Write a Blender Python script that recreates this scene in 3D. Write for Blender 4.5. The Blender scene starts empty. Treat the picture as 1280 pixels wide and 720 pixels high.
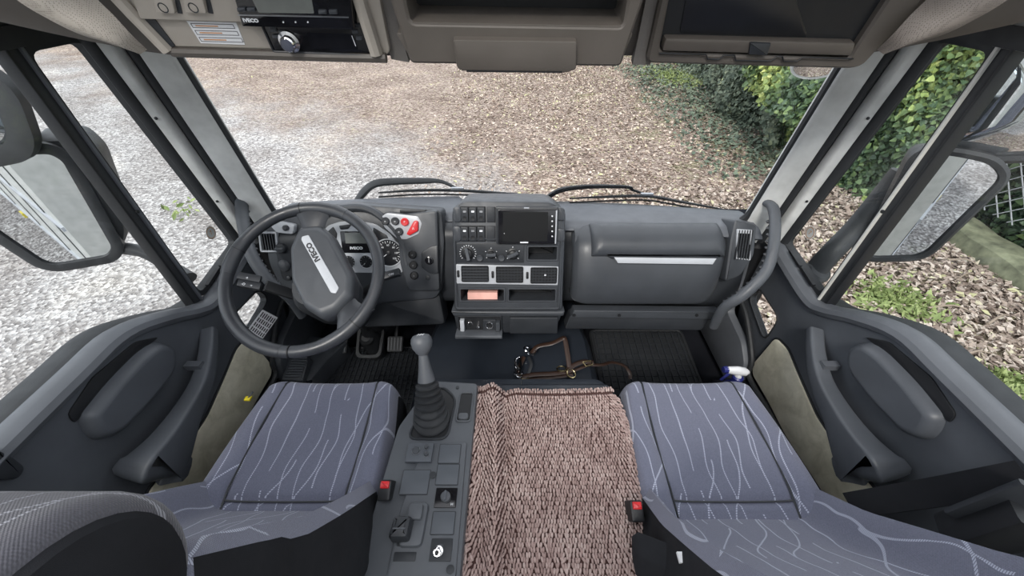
import bpy, bmesh, math, random
import numpy as np
from mathutils import Vector as V, Matrix, noise
random.seed(7); rng = np.random.default_rng(7)
SC = bpy.context.scene; COL = SC.collection
PI = math.pi
CZ = 1.40                                   # eye height above the cab floor; shapes below are written relative to the eye

# ---------------------------------------------------------------- camera, sky, sun, exposure
PITCH = math.radians(41.0)
cd = bpy.data.cameras.new('camera'); cam = bpy.data.objects.new('camera', cd); COL.objects.link(cam)
cam.location = (0, 0, CZ); cam.rotation_euler = (PI/2 - PITCH, 0, 0)
cd.sensor_width = 36; cd.lens = 13.5; cd.clip_start = .02; cd.clip_end = 300
SC.camera = cam
w = bpy.data.worlds.new('overcast_sky'); SC.world = w; w.use_nodes = True
nt = w.node_tree; nt.nodes.clear()
tc = nt.nodes.new('ShaderNodeTexCoord'); sp = nt.nodes.new('ShaderNodeSeparateXYZ')
rp = nt.nodes.new('ShaderNodeValToRGB'); bg = nt.nodes.new('ShaderNodeBackground'); wo = nt.nodes.new('ShaderNodeOutputWorld')
nt.links.new(tc.outputs['Generated'], sp.inputs[0]); nt.links.new(sp.outputs['Z'], rp.inputs[0])
rp.color_ramp.elements[0].position = 0.0; rp.color_ramp.elements[0].color = (.80, .86, .95, 1)
rp.color_ramp.elements[1].position = .7; rp.color_ramp.elements[1].color = (.98, 1.0, 1.05, 1)
nt.links.new(rp.outputs[0], bg.inputs[0]); bg.inputs[1].default_value = 1.25
nt.links.new(bg.outputs[0], wo.inputs[0])
sd = bpy.data.lights.new('sun', 'SUN'); sd.energy = 1.6; sd.angle = math.radians(12); sd.color = (1, .96, .9)
so = bpy.data.objects.new('sun', sd); COL.objects.link(so); so.rotation_euler = (math.radians(42), math.radians(-18), 0); so.location = (0, 0, 8)
SC.view_settings.view_transform = 'Standard'; SC.view_settings.look = 'None'
SC.view_settings.gamma = 1; SC.view_settings.use_curve_mapping = False
SC.view_settings.exposure = 0.68

# ---------------------------------------------------------------- geometry helpers
CP, SP = math.cos(PITCH), math.sin(PITCH)
def ray(u, v):
    a = (u-640)/480; b = (360-v)/480
    return V((a, CP + SP*b, -SP + CP*b))
def P(u, v, x=None, y=None, z=None, t=None):
    d = ray(u, v)
    if x is not None: t = x/d.x
    elif y is not None: t = y/d.y
    elif z is not None: t = z/d.z
    return d*t
class Plane:
    def __init__(s, o, n, up):
        s.o = V(o); s.n = V(n).normalized(); s.w = V(up); s.w = (s.w - s.n*s.w.dot(s.n)).normalized(); s.r = s.w.cross(s.n)
    def hit(s, u, v):
        d = ray(u, v); t = s.o.dot(s.n)/d.dot(s.n); p = d*t - s.o
        return (p.dot(s.r), p.dot(s.w))
    def pt(s, a, b, d=0): return s.o + s.r*a + s.w*b + s.n*d
    def off(s, d): return Plane(s.o + s.n*d, s.n, s.w)
    def px(s, pts): return [s.hit(u, v) for u, v in pts]
    def rect(s, u0, v0, u1, v1, r=0, n=4):
        um, vm = (u0+u1)/2, (v0+v1)/2
        a0 = s.hit(u0, vm)[0]; a1 = s.hit(u1, vm)[0]; b0 = s.hit(um, v1)[1]; b1 = s.hit(um, v0)[1]
        return rnd([(a0, b0), (a1, b0), (a1, b1), (a0, b1)], r, n)
    def mat(s, a, b, d=0, rot=0):
        c, q = math.cos(rot), math.sin(rot); r = s.r*c + s.w*q; w_ = s.w*c - s.r*q; p = s.pt(a, b, d)
        return Matrix(((r.x, w_.x, s.n.x, p.x), (r.y, w_.y, s.n.y, p.y), (r.z, w_.z, s.n.z, p.z), (0, 0, 0, 1)))
def yz(y0, z0, y1, z1, x=0):                 # plane facing the seats through two (y,z) points, second one the upper
    up = V((0, y1-y0, z1-z0)).normalized(); n = V((0, -up.z, up.y))
    return Plane((x, y0, z0), n, up)
def horiz(z): return Plane((0, 0, z), (0, 0, 1), (0, 1, 0))
def side(x): return Plane((x, 0, 0), (-1 if x > 0 else 1, 0, 0), (0, 0, 1))
def rnd(pts, r, n=4):
    if r <= 0: return [tuple(p) for p in pts]
    out = []; m = len(pts)
    for i in range(m):
        p = V(pts[i]).to_2d(); a = V(pts[i-1]).to_2d() - p; b = V(pts[(i+1) % m]).to_2d() - p
        k = min(r, a.length*.45, b.length*.45); q0 = p + a.normalized()*k; q1 = p + b.normalized()*k
        for j in range(n+1):
            f = j/n; out.append(tuple(q0*(1-f)**2 + p*2*f*(1-f) + q1*f*f))
    return out
def ccw(pts):
    A = sum(pts[i-1][0]*pts[i][1] - pts[i][0]*pts[i-1][1] for i in range(len(pts)))
    return pts if A > 0 else pts[::-1]
def offset(pts, d):                          # d > 0 grows
    out = []; m = len(pts)
    for i in range(m):
        p = V(pts[i]); a = (p - V(pts[i-1])); b = (V(pts[(i+1) % m]) - p)
        if a.length < 1e-9: a = b
        if b.length < 1e-9: b = a
        a.normalize(); b.normalize(); na = V((a.y, -a.x)); nb = V((b.y, -b.x)); s = na + nb
        s = s/max(s.length_squared, .5)*2 if s.length > 1e-6 else na
        out.append((p.x + s.x*d, p.y + s.y*d))
    return out
def finish(bm, sharp=35):
    bmesh.ops.remove_doubles(bm, verts=bm.verts, dist=1e-6)
    bmesh.ops.recalc_face_normals(bm, faces=bm.faces)
    a = math.radians(sharp)
    for f in bm.faces: f.smooth = True
    for e in bm.edges:
        if len(e.link_faces) == 2 and e.calc_face_angle(0) > a: e.smooth = False
WL = {}
def obj(name, bm, mat, parent=None, sharp=35, kind=None, label=None, mesh=None):
    if mesh is None:
        finish(bm, sharp); bm.verts.ensure_lookup_table()
        mn = V([min(v.co[i] for v in bm.verts) for i in range(3)]); mx = V([max(v.co[i] for v in bm.verts) for i in range(3)])
        c = (mn+mx)/2
        bmesh.ops.translate(bm, vec=-c, verts=bm.verts)
        mesh = bpy.data.meshes.new(name); bm.to_mesh(mesh); bm.free()
    else:
        n = len(mesh.vertices); co = np.empty(n*3, np.float32); mesh.vertices.foreach_get('co', co); co = co.reshape(-1, 3)
        c = (co.min(0)+co.max(0))/2; co -= c; mesh.vertices.foreach_set('co', co.ravel()); c = V([float(q) for q in c])
    for m in (mat if isinstance(mat, (list, tuple)) else [mat]): mesh.materials.append(m)
    o = bpy.data.objects.new(name, mesh); COL.objects.link(o)
    wl = c + V((0, 0, CZ)); WL[o] = wl
    if parent is not None: o.parent = parent; o.location = wl - WL[parent]
    else: o.location = wl
    if kind: o['kind'] = kind
    if label: o['label'] = label
    return o
def thing(name, label, cat, loc, group=None):
    o = bpy.data.objects.new(name, None); COL.objects.link(o); o.empty_display_size = .05
    o.location = V(loc) + V((0, 0, CZ)); WL[o] = V(o.location); return tag(o, label, cat, group)
def tag(o, label, cat, group=None):
    o['label'] = label; o['category'] = cat
    if group: o['group'] = group
    return o
def struct(name, bm, mat, **k): return obj(name, bm, mat, kind='structure', **k)
def rings_bm(rings, closed=True, cap0=True, cap1=True, bm=None):
    bm = bm or bmesh.new(); R = [[bm.verts.new(p) for p in r] for r in rings]; n = len(R[0])
    for i in range(len(R)-1):
        for j in range(n if closed else n-1):
            k = (j+1) % n
            try: bm.faces.new((R[i][j], R[i][k], R[i+1][k], R[i+1][j]))
            except ValueError: pass
    if cap0 and closed: bm.faces.new(R[0][::-1])
    if cap1 and closed: bm.faces.new(R[-1])
    return bm
def slab_bm(poly, pl, d0, d1, bev=.002, steps=2, bm=None, prof=None):
    poly = ccw(poly); lip = prof is not None
    if prof is None:
        prof = [(0, d0), (0, d1-bev)] + [(-bev*(1-math.cos(PI/2*k/steps)), d1-bev+bev*math.sin(PI/2*k/steps)) for k in range(1, steps+1)] if bev > 0 else [(0, d0), (0, d1)]
    if lip and prof[-1][0] < 0: prof = list(prof) + [(prof[-1][0]-.0009, prof[-1][1])]       # a flat lip keeps the shading of the cap clean
    return rings_bm([[pl.pt(a, b, d) for a, b in (offset(poly, o) if o else poly)] for o, d in prof], bm=bm)
def slab(name, poly, pl, d0, d1, mat, parent=None, bev=.002, **k):
    prof = k.pop('prof', None)
    return obj(name, slab_bm(poly, pl, d0, d1, bev, prof=prof), mat, parent, **k)
def ring_slab_bm(outer, inner, pl, d0, d1, bev=.0015, bm=None):      # frame with one hole, same vertex counts
    outer = ccw(outer); inner = ccw(inner)
    seq = [(outer, 0, d0), (outer, 0, d1-bev), (outer, -bev, d1), (inner, bev, d1), (inner, 0, d1-bev), (inner, 0, d0)]
    return rings_bm([[pl.pt(a, b, d) for a, b in offset(p, o)] for p, o, d in seq] + [[pl.pt(a, b, d0) for a, b in outer]], cap0=False, cap1=False, bm=bm)
def holed_bm(outer, holes, pl, d0, d1):
    bm = bmesh.new(); E_ = []
    for lp in [ccw(outer)] + [ccw(h) for h in holes]:
        vs = [bm.verts.new(pl.pt(a, b, d0)) for a, b in lp]
        E_ += [bm.edges.new((vs[i-1], vs[i])) for i in range(len(vs))]
    bmesh.ops.triangle_fill(bm, use_beauty=True, use_dissolve=False, edges=E_)
    ret = bmesh.ops.extrude_face_region(bm, geom=bm.faces[:])
    bmesh.ops.translate(bm, vec=pl.n*(d1-d0), verts=[g for g in ret['geom'] if isinstance(g, bmesh.types.BMVert)])
    return bm
def spline(pts, n=6, closed=False):
    pts = [V(p) for p in pts]; m = len(pts); out = []
    for i in range(m if closed else m-1):
        p0 = pts[(i-1) % m] if closed or i else pts[0]*2-pts[1]; p1 = pts[i]; p2 = pts[(i+1) % m]
        p3 = pts[(i+2) % m] if closed or i+2 < m else p2*2-p1
        for j in range(n):
            t = j/n; out.append(.5*((2*p1) + (p2-p0)*t + (2*p0-5*p1+4*p2-p3)*t*t + (3*p1-p0-3*p2+p3)*t**3))
    if not closed: out.append(pts[-1])
    return out
def tube_bm(pts, r, seg=10, closed=False, up=None, flat=1.0, bm=None):
    """sweep; r number or list; flat squashes the section along the up direction"""
    pts = [V(p) for p in pts]; m = len(pts); rr = r if isinstance(r, (list, tuple)) else [r]*m
    if len(rr) != m: rr = [float(np.interp(i/(m-1), np.linspace(0, 1, len(rr)), rr)) for i in range(m)]
    rings = []; nrm = V(up) if up else None
    for i in range(m):
        t = (pts[(i+1) % m] - pts[i-1]) if (closed or 0 < i < m-1) else (pts[1]-pts[0] if i == 0 else pts[-1]-pts[-2])
        t.normalize()
        if nrm is None: nrm = t.orthogonal()
        q = (V(up) if up else nrm); q = q - t*q.dot(t)
        if q.length < 1e-5: q = nrm
        q.normalize(); nrm = q; s = t.cross(q)
        rings.append([pts[i] + (s*math.cos(2*PI*k/seg) + q*math.sin(2*PI*k/seg)*flat)*rr[i] for k in range(seg)])
    if closed: rings.append(rings[0])
    return rings_bm(rings, cap0=not closed, cap1=not closed, bm=bm)
def lathe_bm(prof, pl, a, b, seg=24, bm=None):        # prof: list (radius, d) along the plane normal
    rings = [[pl.pt(a + r*math.cos(2*PI*k/seg), b + r*math.sin(2*PI*k/seg), d) for k in range(seg)] for r, d in prof]
    return rings_bm(rings, bm=bm)
def box_bm(c, sx, sy, sz, bm=None, X=V((1, 0, 0)), Y=V((0, 1, 0)), Z=V((0, 0, 1)), bev=0):
    c = V(c); pl = Plane(c, Z, Y)
    return slab_bm([(-sx/2, -sy/2), (sx/2, -sy/2), (sx/2, sy/2), (-sx/2, sy/2)], pl, -sz/2, sz/2, bev, bm=bm)
def bar_bm(p0, p1, wd, w_, th, bm=None, bev=0):       # bar from p0 to p1; wd: width direction
    p0, p1 = V(p0), V(p1); ax = (p1-p0).normalized(); wd = V(wd); wd = (wd-ax*wd.dot(ax)).normalized(); td = ax.cross(wd)
    k = [(-1, -1), (1, -1), (1, 1), (-1, 1)]
    if bev: k = rnd([(a*w_/2, b*th/2) for a, b in k], bev, 2); k = [(a/(w_/2), b/(th/2)) for a, b in k]
    return rings_bm([[p + wd*a*w_/2 + td*b*th/2 for a, b in k] for p in (p0, p1)], bm=bm)
def grid_bm(f, nu, nv, bm=None):
    bm = bm or bmesh.new(); G = [[bm.verts.new(f(i/nu, j/nv)) for j in range(nv+1)] for i in range(nu+1)]
    for i in range(nu):
        for j in range(nv): bm.faces.new((G[i][j], G[i+1][j], G[i+1][j+1], G[i][j+1]))
    return bm
def text(body, pl, a, b, size, mat, parent, rot=0, d=.0006, name='lettering', bold=0.0, sx=1.0):
    cu = bpy.data.curves.new('t', 'FONT'); cu.body = body; cu.size = size; cu.align_x = 'CENTER'; cu.align_y = 'CENTER'; cu.extrude = .0002; cu.offset = bold; cu.resolution_u = 2
    o = bpy.data.objects.new('t', cu); COL.objects.link(o)
    me = bpy.data.meshes.new_from_object(o.evaluated_get(bpy.context.evaluated_depsgraph_get())); bpy.data.objects.remove(o)
    me.transform(pl.mat(a, b, d, rot) @ Matrix.Scale(sx, 4, (1, 0, 0)))
    bm = bmesh.new(); bm.from_mesh(me); return obj(name, bm, mat, parent)
def hx(s):
    s = s.lstrip('#'); f = lambda c: (c/12.92 if c <= .04045 else ((c+.055)/1.055)**2.4)
    return tuple(f(int(s[i:i+2], 16)/255) for i in (0, 2, 4)) + (1,)

# ---------------------------------------------------------------- materials
class N:                                               # tiny node builder
    def __init__(s, name):
        s.m = bpy.data.materials.new(name); s.m.use_nodes = True; s.t = s.m.node_tree; s.t.nodes.clear()
        s.out = s.n('OutputMaterial')
    def n(s, kind, **k):
        o = s.t.nodes.new('ShaderNode'+kind)
        for a, b in k.items(): setattr(o, a, b)
        return o
    def l(s, a, b): s.t.links.new(a, b)
    def pos(s): return s.n('TexCoord').outputs['Object']
    def noise(s, scale, detail=3, vec=None, rough=.55, dist=0, stretch=None):
        o = s.n('TexNoise'); o.inputs['Scale'].default_value = scale; o.inputs['Detail'].default_value = detail
        o.inputs['Roughness'].default_value = rough; o.inputs['Distortion'].default_value = dist
        v = vec or s.pos()
        if stretch:
            mp = s.n('Mapping'); mp.inputs['Scale'].default_value = stretch; s.l(v, mp.inputs[0]); v = mp.outputs[0]
        s.l(v, o.inputs['Vector']); return o.outputs[0]
    def ramp(s, fac, stops):
        r = s.n('ValToRGB'); e = r.color_ramp.elements
        while len(e) < len(stops): e.new(.5)
        for i, (p, c) in enumerate(stops): e[i].position = p; e[i].color = c if len(c) == 4 else tuple(c)+(1,)
        s.l(fac, r.inputs[0]); return r.outputs[0]
    def mix(s, fac, a, b, mode='MIX'):
        r = s.n('Mix', data_type='RGBA', blend_type=mode)
        for sock, val in ((r.inputs[0], fac), (r.inputs[6], a), (r.inputs[7], b)):
            if hasattr(val, 'is_linked'): s.l(val, sock)
            else: sock.default_value = val
        return r.outputs[2]
    def math(s, op, a, b=0, c=0):
        r = s.n('Math', operation=op)
        for k, val in enumerate((a, b, c)):
            if hasattr(val, 'is_linked'): s.l(val, r.inputs[k])
            else: r.inputs[k].default_value = val
        return r.outputs[0]
    def bsdf(s, col, rough=.5, metal=0, bump=None, bs=.1, bd=.002, spec=.5, trans=0, sheen=0):
        b = s.n('BsdfPrincipled')
        for sock, val in ((b.inputs['Base Color'], col), (b.inputs['Roughness'], rough)):
            if hasattr(val, 'is_linked'): s.l(val, sock)
            else: sock.default_value = val
        b.inputs['Metallic'].default_value = metal; b.inputs['Specular IOR Level'].default_value = spec
        b.inputs['Sheen Weight'].default_value = sheen
        if bump is not None:
            k = s.n('Bump'); k.inputs['Strength'].default_value = bs; k.inputs['Distance'].default_value = bd
            s.l(bump, k.inputs['Height']); s.l(k.outputs[0], b.inputs['Normal'])
        s.l(b.outputs[0], s.out.inputs[0]); return s.m
def plastic(name, col, rough=.5, var=.12, grain=900, bs=.25, spec=.5, scuff=.0):
    n = N(name); v = n.noise(9, 4); c = tuple(col[:3])
    cc = n.ramp(v, [(.3, tuple(q*(1-var) for q in c)), (.7, tuple(min(1, q*(1+var)) for q in c))])
    rr = n.ramp(n.noise(30, 3), [(.3, (rough-.07,)*3), (.7, (rough+.07,)*3)])
    return n.bsdf(cc, rr, bump=n.noise(grain, 2), bs=bs, bd=.0006, spec=spec)
M = {}
M['dash'] = plastic('dash_plastic', (.048, .053, .061), .44)
M['dash_light'] = plastic('dash_deck_plastic', (.098, .106, .120), .5)
M['dash_dark'] = plastic('dark_trim_plastic', (.025, .028, .033), .46)
M['door'] = plastic('door_trim_plastic', (.082, .090, .103), .44)
M['cons'] = plastic('console_plastic', (.080, .087, .098), .5)
M['tile'] = plastic('blanking_plate_plastic', (.075, .084, .098), .5)
M['black'] = plastic('black_plastic', (.014, .015, .017), .45, spec=.4)
M['blackm'] = plastic('matt_black_fabric', (.016, .017, .020), .85, bs=.5, grain=1400, spec=.2)
M['rubber'] = plastic('black_rubber', (.02, .022, .025), .62)
M['vinyl'] = plastic('dark_vinyl', (.022, .027, .036), .38)
M['beige'] = plastic('overhead_beige_plastic', (.40, .365, .32), .5)
M['beige_d'] = plastic('overhead_taupe_plastic', (.092, .081, .071), .5)
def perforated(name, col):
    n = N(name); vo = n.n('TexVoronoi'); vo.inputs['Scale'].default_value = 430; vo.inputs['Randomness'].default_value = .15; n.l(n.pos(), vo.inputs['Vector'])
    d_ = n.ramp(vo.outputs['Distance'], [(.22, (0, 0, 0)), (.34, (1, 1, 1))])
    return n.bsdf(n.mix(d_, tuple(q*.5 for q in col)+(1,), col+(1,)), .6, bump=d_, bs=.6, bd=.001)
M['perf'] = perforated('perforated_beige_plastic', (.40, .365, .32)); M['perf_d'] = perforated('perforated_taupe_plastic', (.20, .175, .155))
M['liner'] = plastic('headliner_felt', (.17, .16, .15), .95, grain=500, bs=.8, spec=.1)
M['pillar'] = plastic('pillar_fabric', (.60, .605, .59), .9, grain=420, bs=.7, var=.22, spec=.15)
M['paint'] = plastic('cab_paint', (.62, .62, .58), .35, var=.04, bs=.02)
M['silver'] = plastic('satin_silver', (.46, .48, .51), .34, var=.05, bs=.05)
M['white'] = plastic('white_plastic', (.72, .73, .75), .4, var=.04, bs=.05)
M['print'] = plastic('white_print', (.75, .77, .8), .5, var=.02, bs=0)
M['printd'] = plastic('dark_print', (.03, .03, .035), .5, var=.02, bs=0)
M['red'] = plastic('red_plastic', (.62, .025, .03), .35, var=.06, bs=.05)
M['orange'] = plastic('orange_print', (.55, .28, .12), .6, var=.1, bs=0)
M['yellow'] = plastic('yellow_plastic', (.75, .62, .03), .4, var=.05, bs=.05)
M['blue'] = plastic('blue_plastic', (.02, .025, .16), .35, var=.05, bs=.05)
M['glove'] = M['dash']
M['wheel'] = plastic('wheel_leather', (.034, .037, .043), .36, grain=700, bs=.3)
M['hub'] = plastic('wheel_hub_plastic', (.052, .057, .065), .42)
M['house'] = plastic('mirror_housing_plastic', (.030, .032, .035), .5, var=.3)
def simple(name, col, rough, metal=0, spec=.5):
    n = N(name); v = n.noise(40, 2); c = tuple(col)
    return n.bsdf(n.ramp(v, [(.3, tuple(q*.9 for q in c)), (.7, tuple(min(1, q*1.08) for q in c))]), rough, metal, spec=spec)
M['chrome'] = simple('chrome', (.8, .8, .82), .12, 1)
M['brass'] = simple('brass', (.6, .5, .28), .25, 1)
M['screen'] = simple('black_screen_glass', (.006, .006, .007), .08)
M['lcd'] = simple('grey_lcd', (.15, .16, .15), .2)
M['gloss'] = simple('gloss_black', (.008, .008, .010), .15)
M['gauge'] = simple('gauge_face', (.012, .013, .016), .3)
M['steel'] = simple('dull_steel', (.45, .46, .48), .35, 1)
M['mirror'] = simple('mirror_glass', (.82, .84, .86), .015, 1)
M['leather'] = simple('brown_leather', (.035, .018, .012), .38)
M['concrete'] = plastic('mossy_concrete', (.16, .17, .11), .9, var=.5, grain=60, bs=.8)
def glass(name, tint, gloss=.06):
    n = N(name); t = n.n('BsdfTransparent'); t.inputs[0].default_value = tint
    g = n.n('BsdfGlossy'); g.inputs['Roughness'].default_value = .02
    lw = n.n('LayerWeight'); lw.inputs[0].default_value = .5; f = n.math('MULTIPLY_ADD', n.math('POWER', lw.outputs['Facing'], 5), .6, .025)
    m = n.n('MixShader'); n.l(f, m.inputs[0]); n.l(t.outputs[0], m.inputs[1]); n.l(g.outputs[0], m.inputs[2]); n.l(m.outputs[0], n.out.inputs[0]); return n.m
M['glass'] = glass('window_glass', (.95, .965, .965, 1))
M['lens'] = glass('clear_lens', (.9, .9, .9, 1))

def fabric(name, base, line, lines=True, axis=1):
    n = N(name); pos = n.pos(); sx = n.n('SeparateXYZ'); n.l(pos, sx.inputs[0]); X, Y, Z = sx.outputs
    L = n.math('ADD', Y, n.math('MULTIPLY', Z, -.8)) # runs along the cushion and on up the backrest
    weave = n.math('MULTIPLY', n.math('SINE', n.math('MULTIPLY', X, 2400)), n.math('SINE', n.math('MULTIPLY', L, 2000)))
    c0 = n.ramp(n.noise(380, 2), [(.25, tuple(q*.72 for q in base)), (.75, tuple(q*1.25 for q in base))])
    c1 = n.mix(n.math('MULTIPLY_ADD', weave, .12, .5), tuple(q*.7 for q in base)+(1,), tuple(min(1, q*1.3) for q in base)+(1,))
    c = n.mix(.5, c0, c1)
    if lines:
        tot = None
        for (sc, amp, fr, seed, slant, lo) in ((24, .021, 5, 0, .05, .38), (15, .028, 4.5, 5.3, -.30, .50)):
            cb = n.n('CombineXYZ'); n.l(n.math('MULTIPLY', X, .8), cb.inputs[0]); n.l(n.math('ADD', L, seed), cb.inputs[1])
            wob = n.noise(fr, 1.2, vec=cb.outputs[0])
            q = n.math('ADD', n.math('ADD', X, n.math('MULTIPLY', L, slant)), n.math('MULTIPLY', wob, amp*4))
            f = n.math('ABSOLUTE', n.math('SUBTRACT', n.math('FRACT', n.math('MULTIPLY', q, sc)), .5))
            ln = n.math('LESS_THAN', f, .035 if sc > 20 else .027)
            cb2 = n.n('CombineXYZ'); n.l(n.math('FLOOR', n.math('MULTIPLY', q, sc)), cb2.inputs[0]); n.l(n.math('MULTIPLY', L, 5), cb2.inputs[1]); cb2.inputs[2].default_value = seed
            mask = n.math('GREATER_THAN', n.noise(1.0, 0, vec=cb2.outputs[0]), lo)
            dash = n.math('GREATER_THAN', n.math('SINE', n.math('MULTIPLY', L, 1500)), -.55)
            ln = n.math('MULTIPLY', n.math('MULTIPLY', ln, mask), dash)
            tot = ln if tot is None else n.math('MAXIMUM', tot, ln)
        c = n.mix(n.math('MULTIPLY', tot, .8), c, line+(1,))
    return n.bsdf(c, .92, bump=n.math('ADD', weave, n.noise(900, 2)), bs=.35, bd=.0008, spec=.15, sheen=.25)
M['fab'] = fabric('seat_fabric', (.150, .158, .212), (.50, .53, .64))
M['fabg'] = fabric('seat_head_fabric', (.085, .085, .10), (.34, .35, .39))

def mottled(name, a, b, c, scale=14, rough=.95):
    n = N(name); v = n.noise(scale, 6, rough=.65, dist=.4)
    return n.bsdf(n.ramp(v, [(.3, a), (.5, b), (.72, c)]), rough, bump=n.noise(500, 3), bs=.5, spec=.1)
M['insert'] = mottled('door_insert_felt', (.52, .49, .37), (.68, .645, .51), (.82, .78, .64))
M['carpet'] = plastic('black_carpet', (.012, .013, .017), .95, grain=700, bs=.8, spec=.1)
def island(name, stops, rough=.8, spec=.2, noise_scale=None, trans=0, w_=.5, clump=(.35, .65)):
    n = N(name); g = n.n('NewGeometry').outputs['Random Per Island']
    f = g
    if noise_scale:
        f = n.math('ADD', n.math('MULTIPLY', g, w_), n.math('MULTIPLY', n.ramp(n.noise(noise_scale, 2), [(clump[0], (0, 0, 0)), (clump[1], (1, 1, 1))]), 1-w_))
    return n.bsdf(n.ramp(f, stops), rough, spec=spec)
M['rug'] = island('chenille', [(0, (.25, .17, .155)), (.5, (.40, .295, .27)), (1, (.54, .43, .395))], .9, .1, 9, w_=.6)
M['rugb'] = plastic('rug_backing', (.09, .05, .045), .95, spec=.1)
M['leaf'] = island('fallen_leaves', [(0, (.14, .10, .08)), (.3, (.27, .20, .16)), (.62, (.42, .33, .27)), (.88, (.64, .55, .47)), (1, (.5, .5, .26))], .7, .25)
M['leafp'] = island('pale_fallen_leaves', [(0, (.16, .12, .10)), (.5, (.37, .30, .255)), (.9, (.60, .53, .47)), (1, (.45, .44, .25))], .7, .25)
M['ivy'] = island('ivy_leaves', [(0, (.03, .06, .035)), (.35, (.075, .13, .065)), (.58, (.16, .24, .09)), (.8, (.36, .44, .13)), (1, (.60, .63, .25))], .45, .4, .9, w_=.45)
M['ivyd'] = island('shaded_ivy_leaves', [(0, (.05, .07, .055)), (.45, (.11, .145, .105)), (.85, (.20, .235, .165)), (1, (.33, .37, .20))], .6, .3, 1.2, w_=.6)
M['grass'] = island('grass_blades', [(0, (.12, .17, .05)), (1, (.34, .40, .17))], .6, .3)
M['twig'] = simple('twig_bark', (.30, .24, .19), .8)
M['hedge_shade'] = plastic('hedge_shadow', (.03, .04, .02), .95, spec=.1)  # shade between the hedge leaves, painted as the dark colour of their backing sheet

def ground_mat():
    n = N('yard_ground'); pos = n.pos(); sx = n.n('SeparateXYZ'); n.l(pos, sx.inputs[0]); X, Y, Z = sx.outputs
    # gravel on the near left, leaf-strewn soil ahead and on the right
    e1 = n.math('MULTIPLY_ADD', X, -.057, n.math('MULTIPLY_ADD', Y, -.1, -.33))
    e2 = n.math('MULTIPLY', n.math('MAXIMUM', X, -.3), -.22)
    edge = n.math('ADD', n.math('ADD', e1, e2), n.math('MULTIPLY', n.noise(.55, 5, rough=.65), .8))
    gm = n.ramp(edge, [(.44, (0, 0, 0)), (.72, (1, 1, 1))])
    vor = n.n('TexVoronoi'); vor.inputs['Scale'].default_value = 34; n.l(pos, vor.inputs['Vector'])
    vc = n.n('SeparateColor'); n.l(vor.outputs['Color'], vc.inputs[0])
    grav = n.ramp(vc.outputs[0], [(0, (.20, .19, .185)), (.4, (.34, .325, .32)), (.8, (.50, .485, .475)), (1, (.66, .65, .64))])
    vor2 = n.n('TexVoronoi'); vor2.inputs['Scale'].default_value = 26; n.l(pos, vor2.inputs['Vector'])
    mp = n.n('Mapping'); mp.inputs['Scale'].default_value = (1, 1.8, 1); n.l(pos, mp.inputs[0]); n.l(mp.outputs[0], vor2.inputs['Vector'])
    vc2 = n.n('SeparateColor'); n.l(vor2.outputs['Color'], vc2.inputs[0])
    leaf = n.ramp(vc2.outputs[0], [(0, (.14, .105, .088)), (.35, (.25, .195, .165)), (.7, (.39, .315, .27)), (.93, (.58, .50, .44)), (1, (.46, .44, .26))])
    col = n.mix(gm, leaf, grav)
    col = n.mix(1.0, col, n.ramp(n.noise(.8, 5), [(.3, (.70, .67, .65)), (.55, (1.0, 1.0, 1.0)), (.75, (1.28, 1.26, 1.2))]), 'MULTIPLY')
    # mossy green patches towards the hedge
    gr = n.ramp(n.math('ADD', n.noise(.9, 4, rough=.7), n.math('MULTIPLY', X, .03)), [(.62, (0, 0, 0)), (.74, (1, 1, 1))])
    col = n.mix(n.math('MULTIPLY', gr, .35), col, (.22, .27, .09, 1))
    return n.bsdf(col, .95, bump=n.math('ADD', vor.outputs['Distance'], n.noise(20, 4)), bs=.9, bd=.03, spec=.1)
M['ground'] = ground_mat()

# ---------------------------------------------------------------- the setting outdoors
GZ = -2.5
bm = grid_bm(lambda a, b: V((-32+64*a, -22+64*b, GZ)), 8, 8); struct('floor', bm, M['ground']).name = 'ground'
def leafmesh(name, ctr, size, tilt, mats, shape='leaf', up=None, aspect=1.6, fold=.25):
    """many small four- or six-corner leaves in one mesh; ctr (n,3)"""
    n = len(ctr); yaw = rng.random(n)*2*PI
    nx = rng.normal(0, 1, (n, 3))*tilt + (np.array([0, 0, 1.0]) if up is None else up); nx /= np.linalg.norm(nx, axis=1)[:, None]
    ref = np.stack([np.cos(yaw), np.sin(yaw), np.full(n, .31)], 1); u = np.cross(nx, ref); u /= np.linalg.norm(u, axis=1)[:, None]; v = np.cross(nx, u)
    if shape == 'leaf': pts = [(-.5*aspect, 0, 0), (0, -.45, fold), (.5*aspect, 0, 0), (0, .45, fold)]; fcs = [(0, 1, 2), (0, 2, 3)]
    else: pts = [(-.42, 0, 0), (-.30, -.48, .1), (.12, -.34, .12), (.62, 0, -.1), (.12, .34, .12), (-.30, .48, .1)]; fcs = [(0, 1, 2), (0, 2, 3), (0, 3, 4), (0, 4, 5)]
    k = len(pts); co = np.zeros((n, k, 3))
    for i, (a, b, c) in enumerate(pts): co[:, i] = ctr + (u*a + v*b + nx*c*.5)*size[:, None]
    F = (np.array(fcs)[None] + (np.arange(n)*k)[:, None, None]).reshape(-1, 3)
    me = bpy.data.meshes.new(name); me.from_pydata(co.reshape(-1, 3).tolist(), [], F.tolist()); return me
def stuff(name, me, mat, label, cat, parent=None):
    o = obj(name, None, mat, parent, mesh=me, kind='stuff')
    if parent is None: tag(o, label, cat)
    return o
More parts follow.
